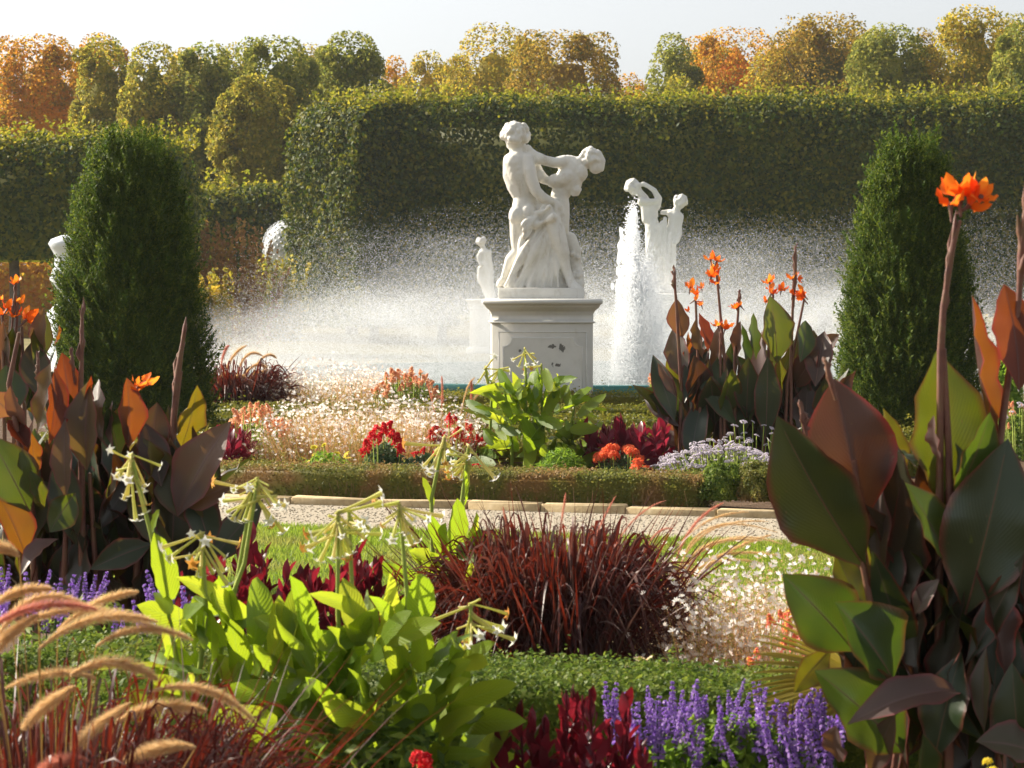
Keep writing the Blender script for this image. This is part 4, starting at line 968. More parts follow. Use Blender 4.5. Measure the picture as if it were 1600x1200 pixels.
# soft fine mist hanging low in the spray
mm_ = bpy.data.materials.new('mist'); t_, new, ln = nodes_of(mm_)
pv_ = new('ShaderNodeVolumePrincipled'); pv_.inputs['Color'].default_value = (.96, .97, .99, 1); pv_.inputs['Density'].default_value = .042; pv_.inputs['Anisotropy'].default_value = .1
o = new('ShaderNodeOutputMaterial'); ln(pv_.outputs[0], o.inputs['Volume'])
mist = thing('spray_mist', 'soft white mist low over the fountain basin', 'mist', PC)
IV3, IF3 = ico(3)
for i in range(20):
    cx, cy, cz = -5.9 + i * .82 + rng.normal(0, .3), rng.uniform(-1.5, 1.5), rng.uniform(.5, 1.1); rx_, rz_ = rng.uniform(1.3, 2.4), rng.uniform(.7, 1.7) * (.6 if i < 3 else 1)
    w_ = 1 + .14 * np.sin(IV3[:, :1] * 4 + i) * np.cos(IV3[:, 2:] * 5 + i * 2) + .08 * np.sin(IV3[:, 1:2] * 9 + i)
    V = IV3 * w_ * (rx_, 1.6, rz_) + (cx, cy, cz); V[:, 2] = np.maximum(V[:, 2], -.15 + .01 * i * .1)
    link('mist_puff', make_mesh('mist_puff', V, IF3, mm_, True), mist, kind='stuff')
# the tall white jet: torn sheets of water plus flung drops
jt = thing('water_jet', 'tall foaming white water jet right of the pedestal', 'water jet', (X(985, 36.5), 36.5, 0))
M['foam'] = bpy.data.materials.new('foam'); t_, new, ln = nodes_of(M['foam'])
b = new('ShaderNodeBsdfPrincipled'); b.inputs['Base Color'].default_value = (.93, .95, .97, 1); b.inputs['Roughness'].default_value = .35
tr = new('ShaderNodeBsdfTranslucent'); tr.inputs['Color'].default_value = (.95, .96, .98, 1); mx = new('ShaderNodeMixShader'); mx.inputs[0].default_value = .6
ln(b.outputs[0], mx.inputs[1]); ln(tr.outputs[0], mx.inputs[2]); o = new('ShaderNodeOutputMaterial'); ln(mx.outputs[0], o.inputs[0])
f = Fig(985, 0, 1); kx = 36.5 / 3500
def J(px, py, dy=0): return np.array(((px - 985) * kx, dy, Z(py, 36.5)))
def plume_of(px0, px1, y0, y1, w0, w1, n, sc):
    for i in range(n):
        t = rng.uniform(0, 1) ** .8; c = J(px0 + (px1 - px0) * t + rng.normal(0, 1) * (w0 + (w1 - w0) * t) * .27, y0 + (y1 - y0) * t + rng.normal(0, 6), rng.normal(0, .08))
        r = rng.uniform(.018, .05) * sc
        f.ball(c, (r, r, r * rng.uniform(1.5, 4)))
plume_of(991, 978, 335, 600, 9, 30, 300, 1.0); plume_of(971, 968, 345, 600, 9, 18, 110, .8); plume_of(1004, 1012, 430, 600, 10, 34, 60, .7)
me = f.grow('column', .022, M['foam'], 1)
link('column', me, jt)
n = 26000; t = rng.uniform(0, 1, n) ** .7
pj = np.array([J(0, 0)]) * 0 + np.stack([((988 - 10 * t) - 985 + rng.normal(0, 1, n) * (4 + 8 * t)) * kx, rng.normal(0, .25, n), np.array([Z(330, 36.5)]) * (1 - t) + .2 * t + rng.normal(0, .12, n)], 1)
droplets('jet_drops', pj, rng.uniform(.004, .012, n), jt)
n = 34000; t = rng.uniform(0, 1, n) ** .6                # thin veil in front of the far statue
pv = np.stack([((1010 + 4 * t) - 985 + rng.normal(0, 1, n) * (7 + 14 * t)) * kx, rng.normal(.4, .3, n), Z(395, 36.5) * (1 - t) + .2 * t + rng.normal(0, .15, n)], 1)
droplets('veil', pv[pv[:, 2] > .15], rng.uniform(.004, .008, n)[pv[:, 2] > .15], jt)
# ------------------------------------------------------------------ cannas
PETAL = [leaf_grid((0, 0, 0), (0, .0, 1), .62, (0, -1, 0), .45, .12, .10, 'ovate', 6, 4, 300 + i) for i in range(3)]
def flower_mesh(seed, n=5, name='canna_flower'):
    r = np.random.default_rng(seed); mb = MB()
    for i in range(n):
        V, F, _ = PETAL[i % 3]; a = i * 2 * np.pi / n + r.normal(0, .35); til = r.uniform(.35, 1.15)
        Rx = np.array(Matrix.Rotation(til, 3, 'X')); Rz = np.array(Matrix.Rotation(a, 3, 'Z'))
        mb.add((V * r.uniform(.75, 1.1)) @ Rx.T @ Rz.T + (0, 0, .1), F)
    tube(mb, np.array([(0, 0, -.55), (0, 0, -.2), (0, 0, .2)]), [.05, .07, .12], 6, 1)
    return mb.mesh(name, [M['canna_petal'], M['canna_stem']], True)
CFL = [flower_mesh(400 + i, 4 + i % 3) for i in range(4)]

def canna(label, px, d, leaves, stems, flowers, spikes, seed, nl=10, nw=6, filler=0, box=None, dj=.12, group='bronze leaved cannas'):
    """leaves: (base px, py, tip px, py, width px, turn deg, material, [base depth offset, tip depth offset, arch])"""
    rng = np.random.default_rng(seed); org = np.array((X(px, d), d, 0.0)); k = d / F_PX
    t = thing('canna_plant', label, 'canna', org, group=group)
    def put(bx, by, tx, ty, w, turn, mat, ob, ot, arch, normal=None, rib=True):
        b, e = P(bx, by, d + ob) - org, P(tx, ty, d + ot) - org
        a = math.radians(turn); nrm = np.array((math.sin(a), -math.cos(a), .12)) if normal is None else np.array(normal)
        V, F, UV = leaf_grid(b, e, w * k, nrm, arch * 1.8 + .04, rng.uniform(.18, .45), rng.uniform(.02, .06), 'canna', nl, nw, int(rng.integers(1e6)), rng.uniform(-.05, .12))
        o = link('leaf', make_mesh('leaf', V, F, M[mat], True, UV), t)
        if rib:
            mr = V.reshape(nl, nw + 1, 3)[:, nw // 2]; mb = MB(); tube(mb, mr[:-1], np.linspace(.011, .003, nl - 1) * w * k, 5); link('midrib', mb.mesh('midrib', M['canna_stem'], True), o)
    for lf in leaves:
        bx, by, tx, ty, w, turn, mat = lf[:7]
        ob, ot, arch = lf[7] if len(lf) > 7 else (rng.uniform(-dj, dj), rng.uniform(-dj, dj), rng.uniform(-.08, .10))
        put(bx, by, tx, ty, w, turn, mat, ob, ot, arch, lf[8] if len(lf) > 8 else None)
    for i in range(filler):                            # the many half hidden leaves inside the clump
        x0, x1, y0, y1 = box; bx, by = rng.uniform(x0, x1), rng.uniform(y0 + (y1 - y0) * .45, y1)
        L = (y1 - y0) * rng.uniform(.32, .55); an = rng.normal(0, .42)
        put(bx, by, bx + math.sin(an) * L, by - math.cos(an) * L, L * rng.uniform(.28, .42), rng.uniform(-80, 80), rng.choice(['canna_dark', 'canna_dark', 'canna', 'canna_green']), rng.uniform(-.12, .55), rng.uniform(-.1, .55), rng.uniform(-.1, .2), None, False)
    for s in stems:                                    # list of (px, py) from the ground up, radius px
        pts = [P(*q, d + (s[2] if len(s) > 2 else 0)) - org for q in s[0]]; g0 = pts[0].copy(); g0[2] = -.01
        pts = np.array([g0] + pts if pts[0][2] > .03 else pts); r = np.linspace(s[1], s[1] * .45, len(pts)) * k
        mb = MB(); tube(mb, pts, r, 8); link('stem', mb.mesh('stem', M['canna_stem'], True), t)
    for s in spikes:                                   # closed bud spikes
        pts = np.array([P(*q, d + (s[2] if len(s) > 2 else 0)) - org for q in s[0]]); mb = MB()
        q = np.vstack([bez(pts[0], pts[len(pts) // 2], pts[-1], 8)]); r = np.array([.4, .45, .55, .7, .72, .62, .45, .15]) * s[1] * k
        tube(mb, q, r, 7)
        for j in range(7):
            p0 = q[2 + j % 5]; e = p0 + (q[-1] - q[0]) * .22 + rng.normal(0, s[1] * k * .5, 3); tube(mb, np.array([p0, (p0 + e) / 2 + rng.normal(0, s[1] * k * .5, 3), e]), [s[1] * k * .5, s[1] * k * .55, s[1] * k * .1], 5)
        link('bud_spike', mb.mesh('bud_spike', M['canna_stem'], True), t)
    for (fx, fy, sz) in flowers:                       # size of one flower in px
        c = P(fx, fy, d) - org
        o = link('flower', CFL[int(rng.integers(4))], t, c + rng.normal(0, .01, 3), (rng.normal(.15, .5), rng.normal(0, .5), rng.uniform(0, 6.28)), sz * k * rng.uniform(.85, 1.15))
    return t

G_, C_, R_, S_ = 'canna_green', 'canna', 'canna_red', 'canna_lit'
canna('big dark bronze canna filling the right foreground with one orange flower', 1470, 5.8, [
 (1352, 886, 1208, 664, 150, -34, 'canna_deep', (0, -.10, .10)), (1352, 812, 1303, 592, 150, -10, 'canna_maroon', (.04, .05, .08)), (1480, 806, 1472, 548, 152, 22, G_, (.05, .06, .05)),
 (1488, 782, 1556, 650, 92, 40, G_, (-.05, -.10, .08)), (1556, 700, 1503, 466, 82, 58, R_, (.02, .1, -.1)), (1592, 610, 1580, 440, 104, 25, R_, (0, .05, .1)),
 (1508, 960, 1578, 690, 150, -4, 'canna_deep', (-.06, -.12, .10)), (1478, 880, 1426, 752, 76, 42, G_, (-.08, -.12, .1)), (1335, 1018, 1230, 898, 118, 14, G_, (-.05, -.10, .10)),
 (1352, 968, 1308, 862, 62, 20, G_, (0, .05, .05)), (1395, 1062, 1318, 940, 128, 40, G_, (-.10, -.18, .10)), (1300, 1012, 1236, 1082, 46, 10, G_, (-.05, -.08, -.2)),
 (1412, 1176, 1288, 1046, 132, 34, G_, (-.12, -.20, .12)), (1510, 1082, 1338, 1092, 78, 0, S_, (-.12, -.26, .25), (-.1, -.55, .85)), (1424, 1245, 1452, 1152, 78, 48, G_, (-.2, -.25, .1)),
 (1508, 1040, 1606, 868, 48, -30, 'canna_dark', (-.1, -.1, -.15)), (1545, 1160, 1566, 935, 96, 0, 'canna_deep', (-.05, -.02, .05)), (1541, 1012, 1530, 1140, 38, -48, S_, (-.12, -.16, .1)),
 (1625, 1182, 1538, 1146, 84, 0, S_, (-.2, -.25, .2), (-.1, -.6, .8)), (1410, 1010, 1400, 778, 52, -52, S_, (.05, .05, .05)), (1404, 764, 1386, 636, 54, 40, G_, (.08, .1, .05)),
 (1386, 960, 1384, 815, 66, -20, 'canna_dark', (.02, .05, .05)), (1440, 1000, 1432, 860, 70, -35, 'canna_dark', (.1, .12, .05)), (1470, 1110, 1480, 930, 90, 10, 'canna_dark', (.14, .18, .05)), (1600, 960, 1592, 740, 110, -8, 'canna_dark', (.12, .16, .05)),
 (1360, 1210, 1392, 1120, 50, -30, S_, (-.1, -.2, .1)), (1310, 1190, 1300, 1140, 50, -40, S_, (-.1, -.2, .1)), (1430, 960, 1462, 905, 40, -55, S_, (-.05, -.1, .1)), (1350, 860, 1352, 760, 60, 55, R_, (.05, .08, 0)),
 (1530, 1290, 1510, 1120, 110, 5, 'canna_dark', (.1, .1, .1)), (1585, 1100, 1600, 980, 70, 30, 'canna_dark', (.05, 0, .1)), (1415, 1100, 1452, 1000, 60, 60, G_, (.12, .1, 0)), (1455, 780, 1420, 690, 62, 50, G_, (.1, .14, 0)),
 (1432, 730, 1400, 700, 30, 30, G_), (1378, 900, 1362, 730, 62, -38, 'canna_lit', (.02, .04, .06)), (1420, 900, 1446, 720, 66, 30, 'canna_maroon', (.06, .06, .06)), (1530, 900, 1506, 690, 74, 34, G_, (.0, .02, .08)), (1330, 1080, 1352, 960, 54, -45, 'canna_deep', (.05, .05, .08)), (1460, 1190, 1496, 1020, 76, -30, 'canna_deep', (-.12, -.14, .10)), (1570, 1060, 1540, 880, 70, 40, 'canna_maroon', (-.08, -.1, .1)), (1600, 1210, 1576, 1040, 80, -30, 'canna_deep', (-.14, -.16, .1)), (1545, 760, 1530, 610, 60, -50, 'canna_dark', (.1, .16, 0)), (1470, 720, 1452, 652, 34, -65, S_, (-.06, -.1, .1))],
 [([(1352, 1400), (1368, 985), (1348, 880), (1335, 720)], 9), ([(1478, 1400), (1488, 900), (1482, 700), (1474, 545)], 10), ([(1560, 1400), (1568, 900), (1562, 690), (1592, 470)], 10, .05), ([(1415, 1400), (1412, 1050), (1402, 780)], 9, .1), ([(1370, 1400), (1400, 1180), (1395, 1060)], 8, -.08),
  ([(1470, 548), (1474, 480), (1490, 380), (1500, 345)], 7)],
 [(1496, 312, 50), (1524, 302, 40), (1490, 330, 40), (1514, 338, 40), (1504, 296, 36)],
 [([(1290, 560), (1296, 590), (1306, 625)][::-1], 7), ([(1592, 470), (1596, 400), (1606, 300)], 11), ([(1262, 690), (1256, 660), (1250, 628)], 6), ([(1470, 560), (1476, 430), (1494, 350)], 6)], 71, 12, 8, 95, (1370, 1620, 720, 1260), .08)

canna('broad bronze canna clump at the left edge with one orange flower', 160, 9.0, [
 (58, 678, 82, 566, 52, -35, S_), (76, 694, 94, 572, 46, 52, R_), (112, 652, 98, 550, 46, 30, R_), (136, 735, 132, 596, 66, -24, S_, (-.1, -.15, .08)), (104, 780, 97, 655, 44, -30, S_, (-.16, -.2, .05)),
 (200, 700, 203, 590, 54, 46, R_, (-.05, -.05, .06)), (102, 662, 108, 614, 26, 50, G_), (282, 702, 313, 610, 52, 30, G_), (278, 806, 348, 658, 84, -28, S_, (-.1, -.2, .12)), (268, 880, 276, 684, 72, 12, C_, (-.05, -.05, .05)),
 (234, 720, 246, 628, 52, 10, C_), (46, 800, -14, 680, 84, 20, G_, (-.15, -.2, .1)), (40, 870, 2, 768, 62, 48, R_, (-.15, -.2, .1)), (118, 770, 74, 832, 52, 30, G_, (-.15, -.22, -.2)), (92, 842, 26, 886, 44, -10, S_, (-.2, -.3, .2), (-.35, -.5, .8)),
 (36, 672, 14, 605, 40, -20, S_), (44, 700, 12, 655, 36, 45, R_), (54, 748, 50, 676, 28, 55, R_, (-.12, -.15, 0)), (70, 792, 46, 734, 30, 45, G_, (-.15, -.2, 0)), (186, 712, 168, 636, 46, 20, C_), (292, 792, 356, 756, 46, -30, S_, (-.1, -.2, .2)),
 (238, 850, 142, 884, 48, -20, C_, (-.1, -.2, .2)), (176, 700, 172, 625, 24, -55, S_), (160, 690, 148, 590, 44, -40, S_), (252, 760, 228, 660, 52, 15, C_), (222, 780, 216, 690, 50, -40, C_), (150, 830, 120, 745, 54, 20, C_), (20, 650, -20, 610, 60, -10, S_), (120, 700, 140, 585, 30, 50, R_),
 (300, 740, 262, 690, 40, -40, S_), (244, 800, 240, 690, 60, 60, G_), (330, 860, 300, 760, 60, 30, C_), (30, 780, 24, 690, 40, -40, S_)],
 [([(128, 1080), (128, 800), (126, 600), (128, 560)], 7), ([(60, 1080), (50, 800), (14, 600), (30, 520)], 7), ([(250, 1080), (262, 850), (272, 650), (282, 580)], 8), ([(205, 1080), (215, 850), (222, 640)], 7), ([(95, 1080), (100, 900), (105, 780)], 7), ([(160, 1080), (150, 900), (140, 740)], 7)],
 [(216, 606, 22), (226, 600, 22), (220, 612, 20)], [([(126, 600), (129, 540), (128, 476)], 5), ([(268, 668), (276, 590), (290, 506)], 7), ([(60, 606), (60, 570), (59, 550)], 4), ([(116, 600), (114, 565), (111, 544)], 4)], 72, 10, 6, 120, (-10, 325, 640, 1000), .2)

canna('canna clump at the far left edge with several orange flowers, behind the broad one', 20, 12.5, [
 (66, 560, 70, 480, 44, -40, S_), (52, 570, 76, 490, 36, 30, G_), (10, 590, 8, 500, 36, -30, S_), (30, 590, 22, 510, 40, -20, C_), (60, 620, 50, 530, 50, 10, C_), (-10, 600, 0, 520, 50, 20, C_), (40, 640, 66, 560, 60, 0, C_), (85, 540, 92, 508, 16, 60, R_), (20, 650, 10, 570, 60, 10, C_), (70, 650, 84, 580, 50, -20, C_)],
 [([(24, 800), (20, 600), (28, 470)], 5), ([(8, 800), (6, 600), (4, 490)], 5), ([(40, 800), (38, 620), (34, 510)], 5)], [(30, 448, 16), (28, 480, 16), (12, 486, 18), (40, 502, 26), (24, 496, 20), (2, 474, 14), (4, 500, 18)], [([(18, 520), (22, 470), (27, 438)], 4)], 73, 8, 4, 24, (-30, 90, 540, 680), .15)

canna('dark canna clump with many orange flowers left of the right yew', 1160, 19.2, [
 (1066, 528, 1056, 468, 38, -22, S_), (1070, 595, 1050, 510, 42, -26, S_), (1076, 590, 1072, 518, 26, 54, R_), (1058, 622, 1027, 566, 16, -40, S_), (1064, 630, 1036, 570, 34, 44, G_), (1068, 662, 1012, 602, 50, 38, G_), (1072, 676, 1032, 642, 26, -10, S_),
 (1106, 548, 1094, 488, 30, 46, R_), (1122, 594, 1121, 502, 32, -52, S_), (1181, 562, 1174, 490, 30, 46, G_), (1214, 568, 1208, 462, 62, 28, G_, (-.1, -.15, .06)), (1192, 605, 1186, 516, 34, -46, S_), (1250, 566, 1264, 496, 36, 20, G_), (1280, 548, 1312, 522, 26, -30, S_),
 (1240, 606, 1276, 548, 44, -30, C_), (1100, 645, 1086, 556, 48, 5, C_), (1130, 655, 1142, 574, 44, 30, G_), (1166, 655, 1170, 556, 42, -10, C_), (1196, 685, 1201, 556, 46, 10, C_), (1240, 668, 1246, 556, 50, 0, C_), (1264, 624, 1272, 516, 50, 10, C_), (1274, 604, 1287, 514, 46, -20, C_),
 (1210, 676, 1207, 626, 26, 52, G_), (1096, 694, 1102, 642, 38, 30, G_), (1082, 694, 1086, 648, 24, 50, R_), (1225, 650, 1222, 560, 30, 55, G_), (1150, 560, 1160, 500, 26, -40, S_), (1098, 560, 1084, 500, 26, -40, S_), (1158, 690, 1150, 590, 56, 0, C_), (1120, 680, 1110, 590, 56, -10, C_), (1256, 690, 1262, 600, 56, 0, C_), (1200, 710, 1180, 620, 60, 5, C_), (1284, 660, 1290, 590, 44, 10, C_), (1060, 700, 1046, 660, 34, -30, S_), (1166, 580, 1160, 505, 30, 50, G_)],
 [([(1062, 740), (1064, 600), (1057, 480), (1054, 440)], 4), ([(1098, 740), (1092, 600), (1087, 470)], 4), ([(1132, 740), (1132, 560), (1120, 430)], 4), ([(1148, 740), (1148, 560), (1154, 480)], 4), ([(1190, 740), (1200, 560), (1208, 460)], 4), ([(1236, 740), (1236, 560), (1240, 440)], 4), ([(1224, 740), (1230, 600), (1256, 470)], 4), ([(1126, 740), (1126, 520)], 4)],
 [(1080, 454, 15), (1090, 462, 16), (1094, 450, 13), (1086, 470, 14), (1112, 408, 16), (1122, 412, 15), (1116, 424, 15), (1112, 436, 17), (1120, 446, 15), (1152, 482, 13), (1159, 480, 12), (1122, 510, 16), (1136, 512, 15), (1130, 516, 12), (1202, 442, 17), (1208, 452, 16), (1202, 462, 16), (1222, 452, 13), (1238, 432, 15), (1244, 436, 12), (1240, 458, 15), (1254, 462, 17), (1260, 470, 16), (1194, 470, 12), (1098, 480, 10), (1076, 482, 9)],
 [([(1057, 466), (1052, 440), (1055, 418)], 4), ([(1240, 480), (1242, 430), (1244, 388)], 4), ([(1156, 480), (1154, 465), (1156, 452)], 3.5)], 74, 8, 4, 95, (1050, 1295, 520, 750), .25)

# ------------------------------------------------------------------ flowering tobacco
def star_mesh(tip):
    mb = MB(); q = bez((0, 0, 0), (.02, 0, .5), (.10, 0, 1.0), 6); tube(mb, q, [.030, .026, .030, .034, .042, .055], 6, 0, False)
    c = np.array((.10, 0, 1.0)); V = [c]
    for i in range(10):
        a = i * np.pi / 5; r = .19 if i % 2 == 0 else .085; V.append(c + (math.cos(a) * r, math.sin(a) * r, .02 - (.05 if i % 2 == 0 else 0)))
    mb.add(V, [[0, 1 + i, 1 + (i + 1) % 10] for i in range(10)], 1)
    mb.add(OCTA_V * (.055, .055, .12) + (0, 0, .02), OCTA_F, 0)
    return mb.mesh('tobacco_flower', [M['nico_tube'], M[tip]], False)
NFL = star_mesh('nico_star'); NWI = star_mesh('nico_wilt')
def bud_mesh():
    mb = MB(); tube(mb, np.array([(0, 0, 0), (.02, 0, .3), (.04, 0, .55)]), [.05, .035, .04], 5, 0)
    return mb.mesh('tobacco_bud', [M['nico_tube']], True)
NBD = bud_mesh()
def rot_to(v, spin):
    v = Vector([float(c) for c in v]).normalized(); q = v.to_track_quat('Z', 'Y'); return (q @ Matrix.Rotation(spin, 3, 'Z').to_quaternion()).to_euler()

def tobacco(label, px, d, stalks, leaves, n_rand, hull, seed, leaf_px=(60, 110), size=.12, nfl=19, group='flowering tobacco plants'):
    rng = np.random.default_rng(seed); org = np.array((X(px, d), d, 0.0)); k = d / F_PX
    t = thing('tobacco_plant', label, 'tobacco plant', org, group=group)
    for s in stalks:                                   # (points from base to head, depth offset)
        dd = d + s[1]; pts = np.array([P(*q, dd) - org for q in s[0]]); g0 = pts[0].copy(); g0[2] = -.01
        q = np.vstack([g0, pts]); mb = MB(); tube(mb, q, np.linspace(.0085, .0045, len(q)) * size / .11, 6); st = link('flower_stalk', mb.mesh('flower_stalk', M['nico_stem'], True), t)
        h = pts[-1]; nf = int(nfl * (s[2] if len(s) > 2 else 1))
        for i in range(nf):
            a = rng.uniform(0, 6.28); el = rng.uniform(-1.4, -.15) if i % 5 else rng.uniform(-.4, .5)
            dv = (math.cos(a) * math.cos(el), math.sin(a) * math.cos(el), math.sin(el))
            me = NFL if rng.uniform() < .62 else (NWI if rng.uniform() < .25 else NBD)
            link('flower', me, st, h + np.array((0, 0, rng.uniform(-.05, .01) * size / .11)), rot_to(dv, rng.uniform(0, 6.28)), size * rng.uniform(.55, 1.15))
    def put(bx, by, tx, ty, w, turn, ob, ot, arch, kind='ovate'):
        b, e = P(bx, by, d + ob) - org, P(tx, ty, d + ot) - org; a = math.radians(turn)
        V, F, UV = leaf_grid(b, e, w * k, (math.sin(a), -math.cos(a), .35), arch, rng.uniform(.05, .3), rng.uniform(.01, .035), kind, 8, 4, int(rng.integers(1e6)), rng.uniform(-.05, .1))
        link('leaf', make_mesh('leaf', V, F, M['nico'], True, UV), t)
    for lf in leaves: put(*lf[:6], *(lf[6] if len(lf) > 6 else (rng.uniform(-.1, .1), rng.uniform(-.2, .1), rng.uniform(0, .25))))
    x0, x1, y0, y1 = hull; cx = (x0 + x1) / 2
    for i in range(n_rand):
        u = rng.uniform(-1, 1); bx = cx + u * (x1 - x0) * .42; v = rng.uniform(0, 1)
        by = y0 + (y1 - y0) * (abs(u) ** 2.2 * .35 + (.12 + .88 * v) * (1 - abs(u) ** 2 * .3)); L = rng.uniform(*leaf_px)
        an = u * .9 + rng.normal(0, .55); up = rng.uniform(.4, 1.1) - .7 * v * (rng.uniform() < .3)
        tx, ty = bx + math.sin(an) * L, by - up * L * abs(math.cos(an))
        put(bx, by, tx, ty, L * rng.uniform(.36, .52), rng.uniform(-75, 75), rng.uniform(-.25, .25) * (d / 6), rng.uniform(-.35, .3) * (d / 6) ** .5, rng.uniform(-.05, .35))
    return t

tobacco('tall flowering tobacco at left foreground with drooping white heads', 300, 6.3, [
  ([(300, 1150), (262, 960), (236, 835), (206, 716)], 0), ([(330, 1150), (352, 960), (382, 880), (402, 752)], .05), ([(300, 1150), (322, 960), (318, 880), (315, 838)], -.1), ([(360, 1150), (366, 930), (396, 760)], .12, .6)],
 [(266, 938, 242, 832, 56, 40, (0, -.02, .05)), (262, 960, 246, 918, 34, 30), (238, 830, 248, 796, 22, -40), (330, 960, 352, 900, 46, 30), (395, 1010, 412, 895, 66, 45), (370, 1000, 345, 905, 44, 10), (300, 980, 220, 945, 50, 20), (350, 1010, 300, 935, 56, -30)],
 84, (235, 520, 910, 1240), 81, (65, 115))
tobacco('bright green flowering tobacco in the centre foreground with white flower heads', 560, 6.1, [
  ([(540, 1150), (528, 960), (528, 806)], 0), ([(600, 1150), (636, 930), (624, 788)], .06), ([(700, 1150), (735, 1010), (736, 946)], .1, .8), ([(520, 1150), (552, 960), (545, 800)], .15, .6)],
 [(654, 975, 656, 896, 70, 40, (-.1, -.12, .05)), (560, 1010, 540, 900, 60, 40), (490, 1020, 470, 905, 56, 40), (590, 1000, 620, 905, 48, 30), (430, 1050, 445, 930, 62, 50), (520, 1040, 590, 950, 64, 30), (640, 1090, 600, 990, 70, 45), (560, 1080, 500, 985, 74, 35), (700, 1120, 770, 1090, 60, 20), (700, 1080, 720, 1000, 50, 50), (660, 1050, 660, 975, 46, 10), (610, 980, 665, 920, 44, 35)],
 120, (400, 760, 915, 1250), 82, (65, 118))
tobacco('slender flowering tobacco rising over the lawn left of the purple grass', 700, 8.6, [
  ([(690, 1000), (676, 870), (674, 780), (694, 684)], 0), ([(720, 1000), (726, 860), (722, 780), (732, 700)], .08)],
 [(712, 872, 716, 778, 52, 46, (0, 0, .04)), (700, 880, 668, 800, 34, 30), (720, 890, 752, 830, 40, 30), (690, 900, 650, 860, 40, 20), (676, 790, 662, 744, 18, 40), (726, 790, 730, 736, 18, 40), (690, 880, 690, 820, 36, -30), (730, 870, 745, 800, 34, 55), (706, 920, 760, 880, 46, 30)], 8, (650, 770, 840, 960), 83, (60, 90), .15, 16)
tobacco('small leafy flowering tobacco in front of the white pedestal', 835, 19.4, [
  ([(820, 700), (822, 600), (820, 545)], 0), ([(765, 700), (768, 620), (758, 574)], .1, .7), ([(850, 700), (846, 620), (846, 570)], .1, .7), ([(800, 700), (790, 620), (780, 580)], .15, .6), ([(890, 700), (893, 660), (900, 628)], 0, .6)],
 [(800, 650, 770, 612, 22, 40), (820, 640, 800, 580, 24, 40), (830, 640, 846, 585, 24, 40), (850, 650, 876, 600, 22, 30)], 120, (752, 925, 580, 735), 84, (30, 58), .21, 9)

# ------------------------------------------------------------------ purple fountain grass
def blades(base, dirs, L, droop, w, rng, seg=6, bend=None):
    n = len(base); t = np.linspace(0, 1, seg + 1)
    Pt = base[:, None] + dirs[:, None] * (L[:, None] * t[None])[..., None]
    if bend is not None:
        hd = dirs.copy(); hd[:, 2] = 0; hd = unit(hd); Pt = Pt + hd[:, None] * ((bend * L)[:, None] * t[None] ** 2)[..., None]
    Pt[..., 2] -= (droop * L)[:, None] * t[None] ** 2.2
    Pt[..., 2] = np.maximum(Pt[..., 2], .005)
    T = unit(np.gradient(Pt, axis=1)); side = unit(np.cross(T, rand_dirs(n, rng)[:, None]))
    ww = (w[:, None] * np.clip(1.15 - t[None] ** 1.6 * 1.13, .02, 1) * .5)[..., None]
    V = np.stack([Pt - side * ww, Pt + side * ww], 2).reshape(-1, 3); k = 2 * (seg + 1)
    F = np.array([[2 * i, 2 * i + 1, 2 * i + 3, 2 * i + 2] for i in range(seg)])
    return V, (F[None] + (np.arange(n) * k)[:, None, None]).reshape(-1, 4)

def plume_mesh(pts, rad, rng, n=2400, pink=False):
    """a fuzzy arching seed head along pts"""
    mb = MB(); m = len(pts); tube(mb, pts, np.linspace(rad * .22, rad * .08, m), 5, 0)
    t = rng.uniform(0.0, 1, n); i = np.clip((t * (m - 1)).astype(int), 0, m - 2); fr = t * (m - 1) - i
    p = pts[i] * (1 - fr)[:, None] + pts[i + 1] * fr[:, None]; T = unit(pts[i + 1] - pts[i])
    rd = rand_dirs(n, rng); rd = unit(rd - T * np.sum(rd * T, 1)[:, None]); env = np.clip(np.sin(np.pi * np.clip(t, .04, .985)) ** .45, .15, 1)
    D = unit(rd * .75 + T * .8); ln_ = rad * 2.0 * env * rng.uniform(.7, 1.25, n)
    A = unit(np.cross(D, rand_dirs(n, rng))); Mx = np.stack([A, D, np.cross(A, D)], 2)
    V, F = scatter(NEEDLE_V, NEEDLE_F, p, Mx, np.stack([rad * rng.uniform(.05, .11, n), ln_, np.ones(n)], 1)); mb.add(V, F)
    return mb.mesh('plume', M['plume_pink' if pink else 'plume'])

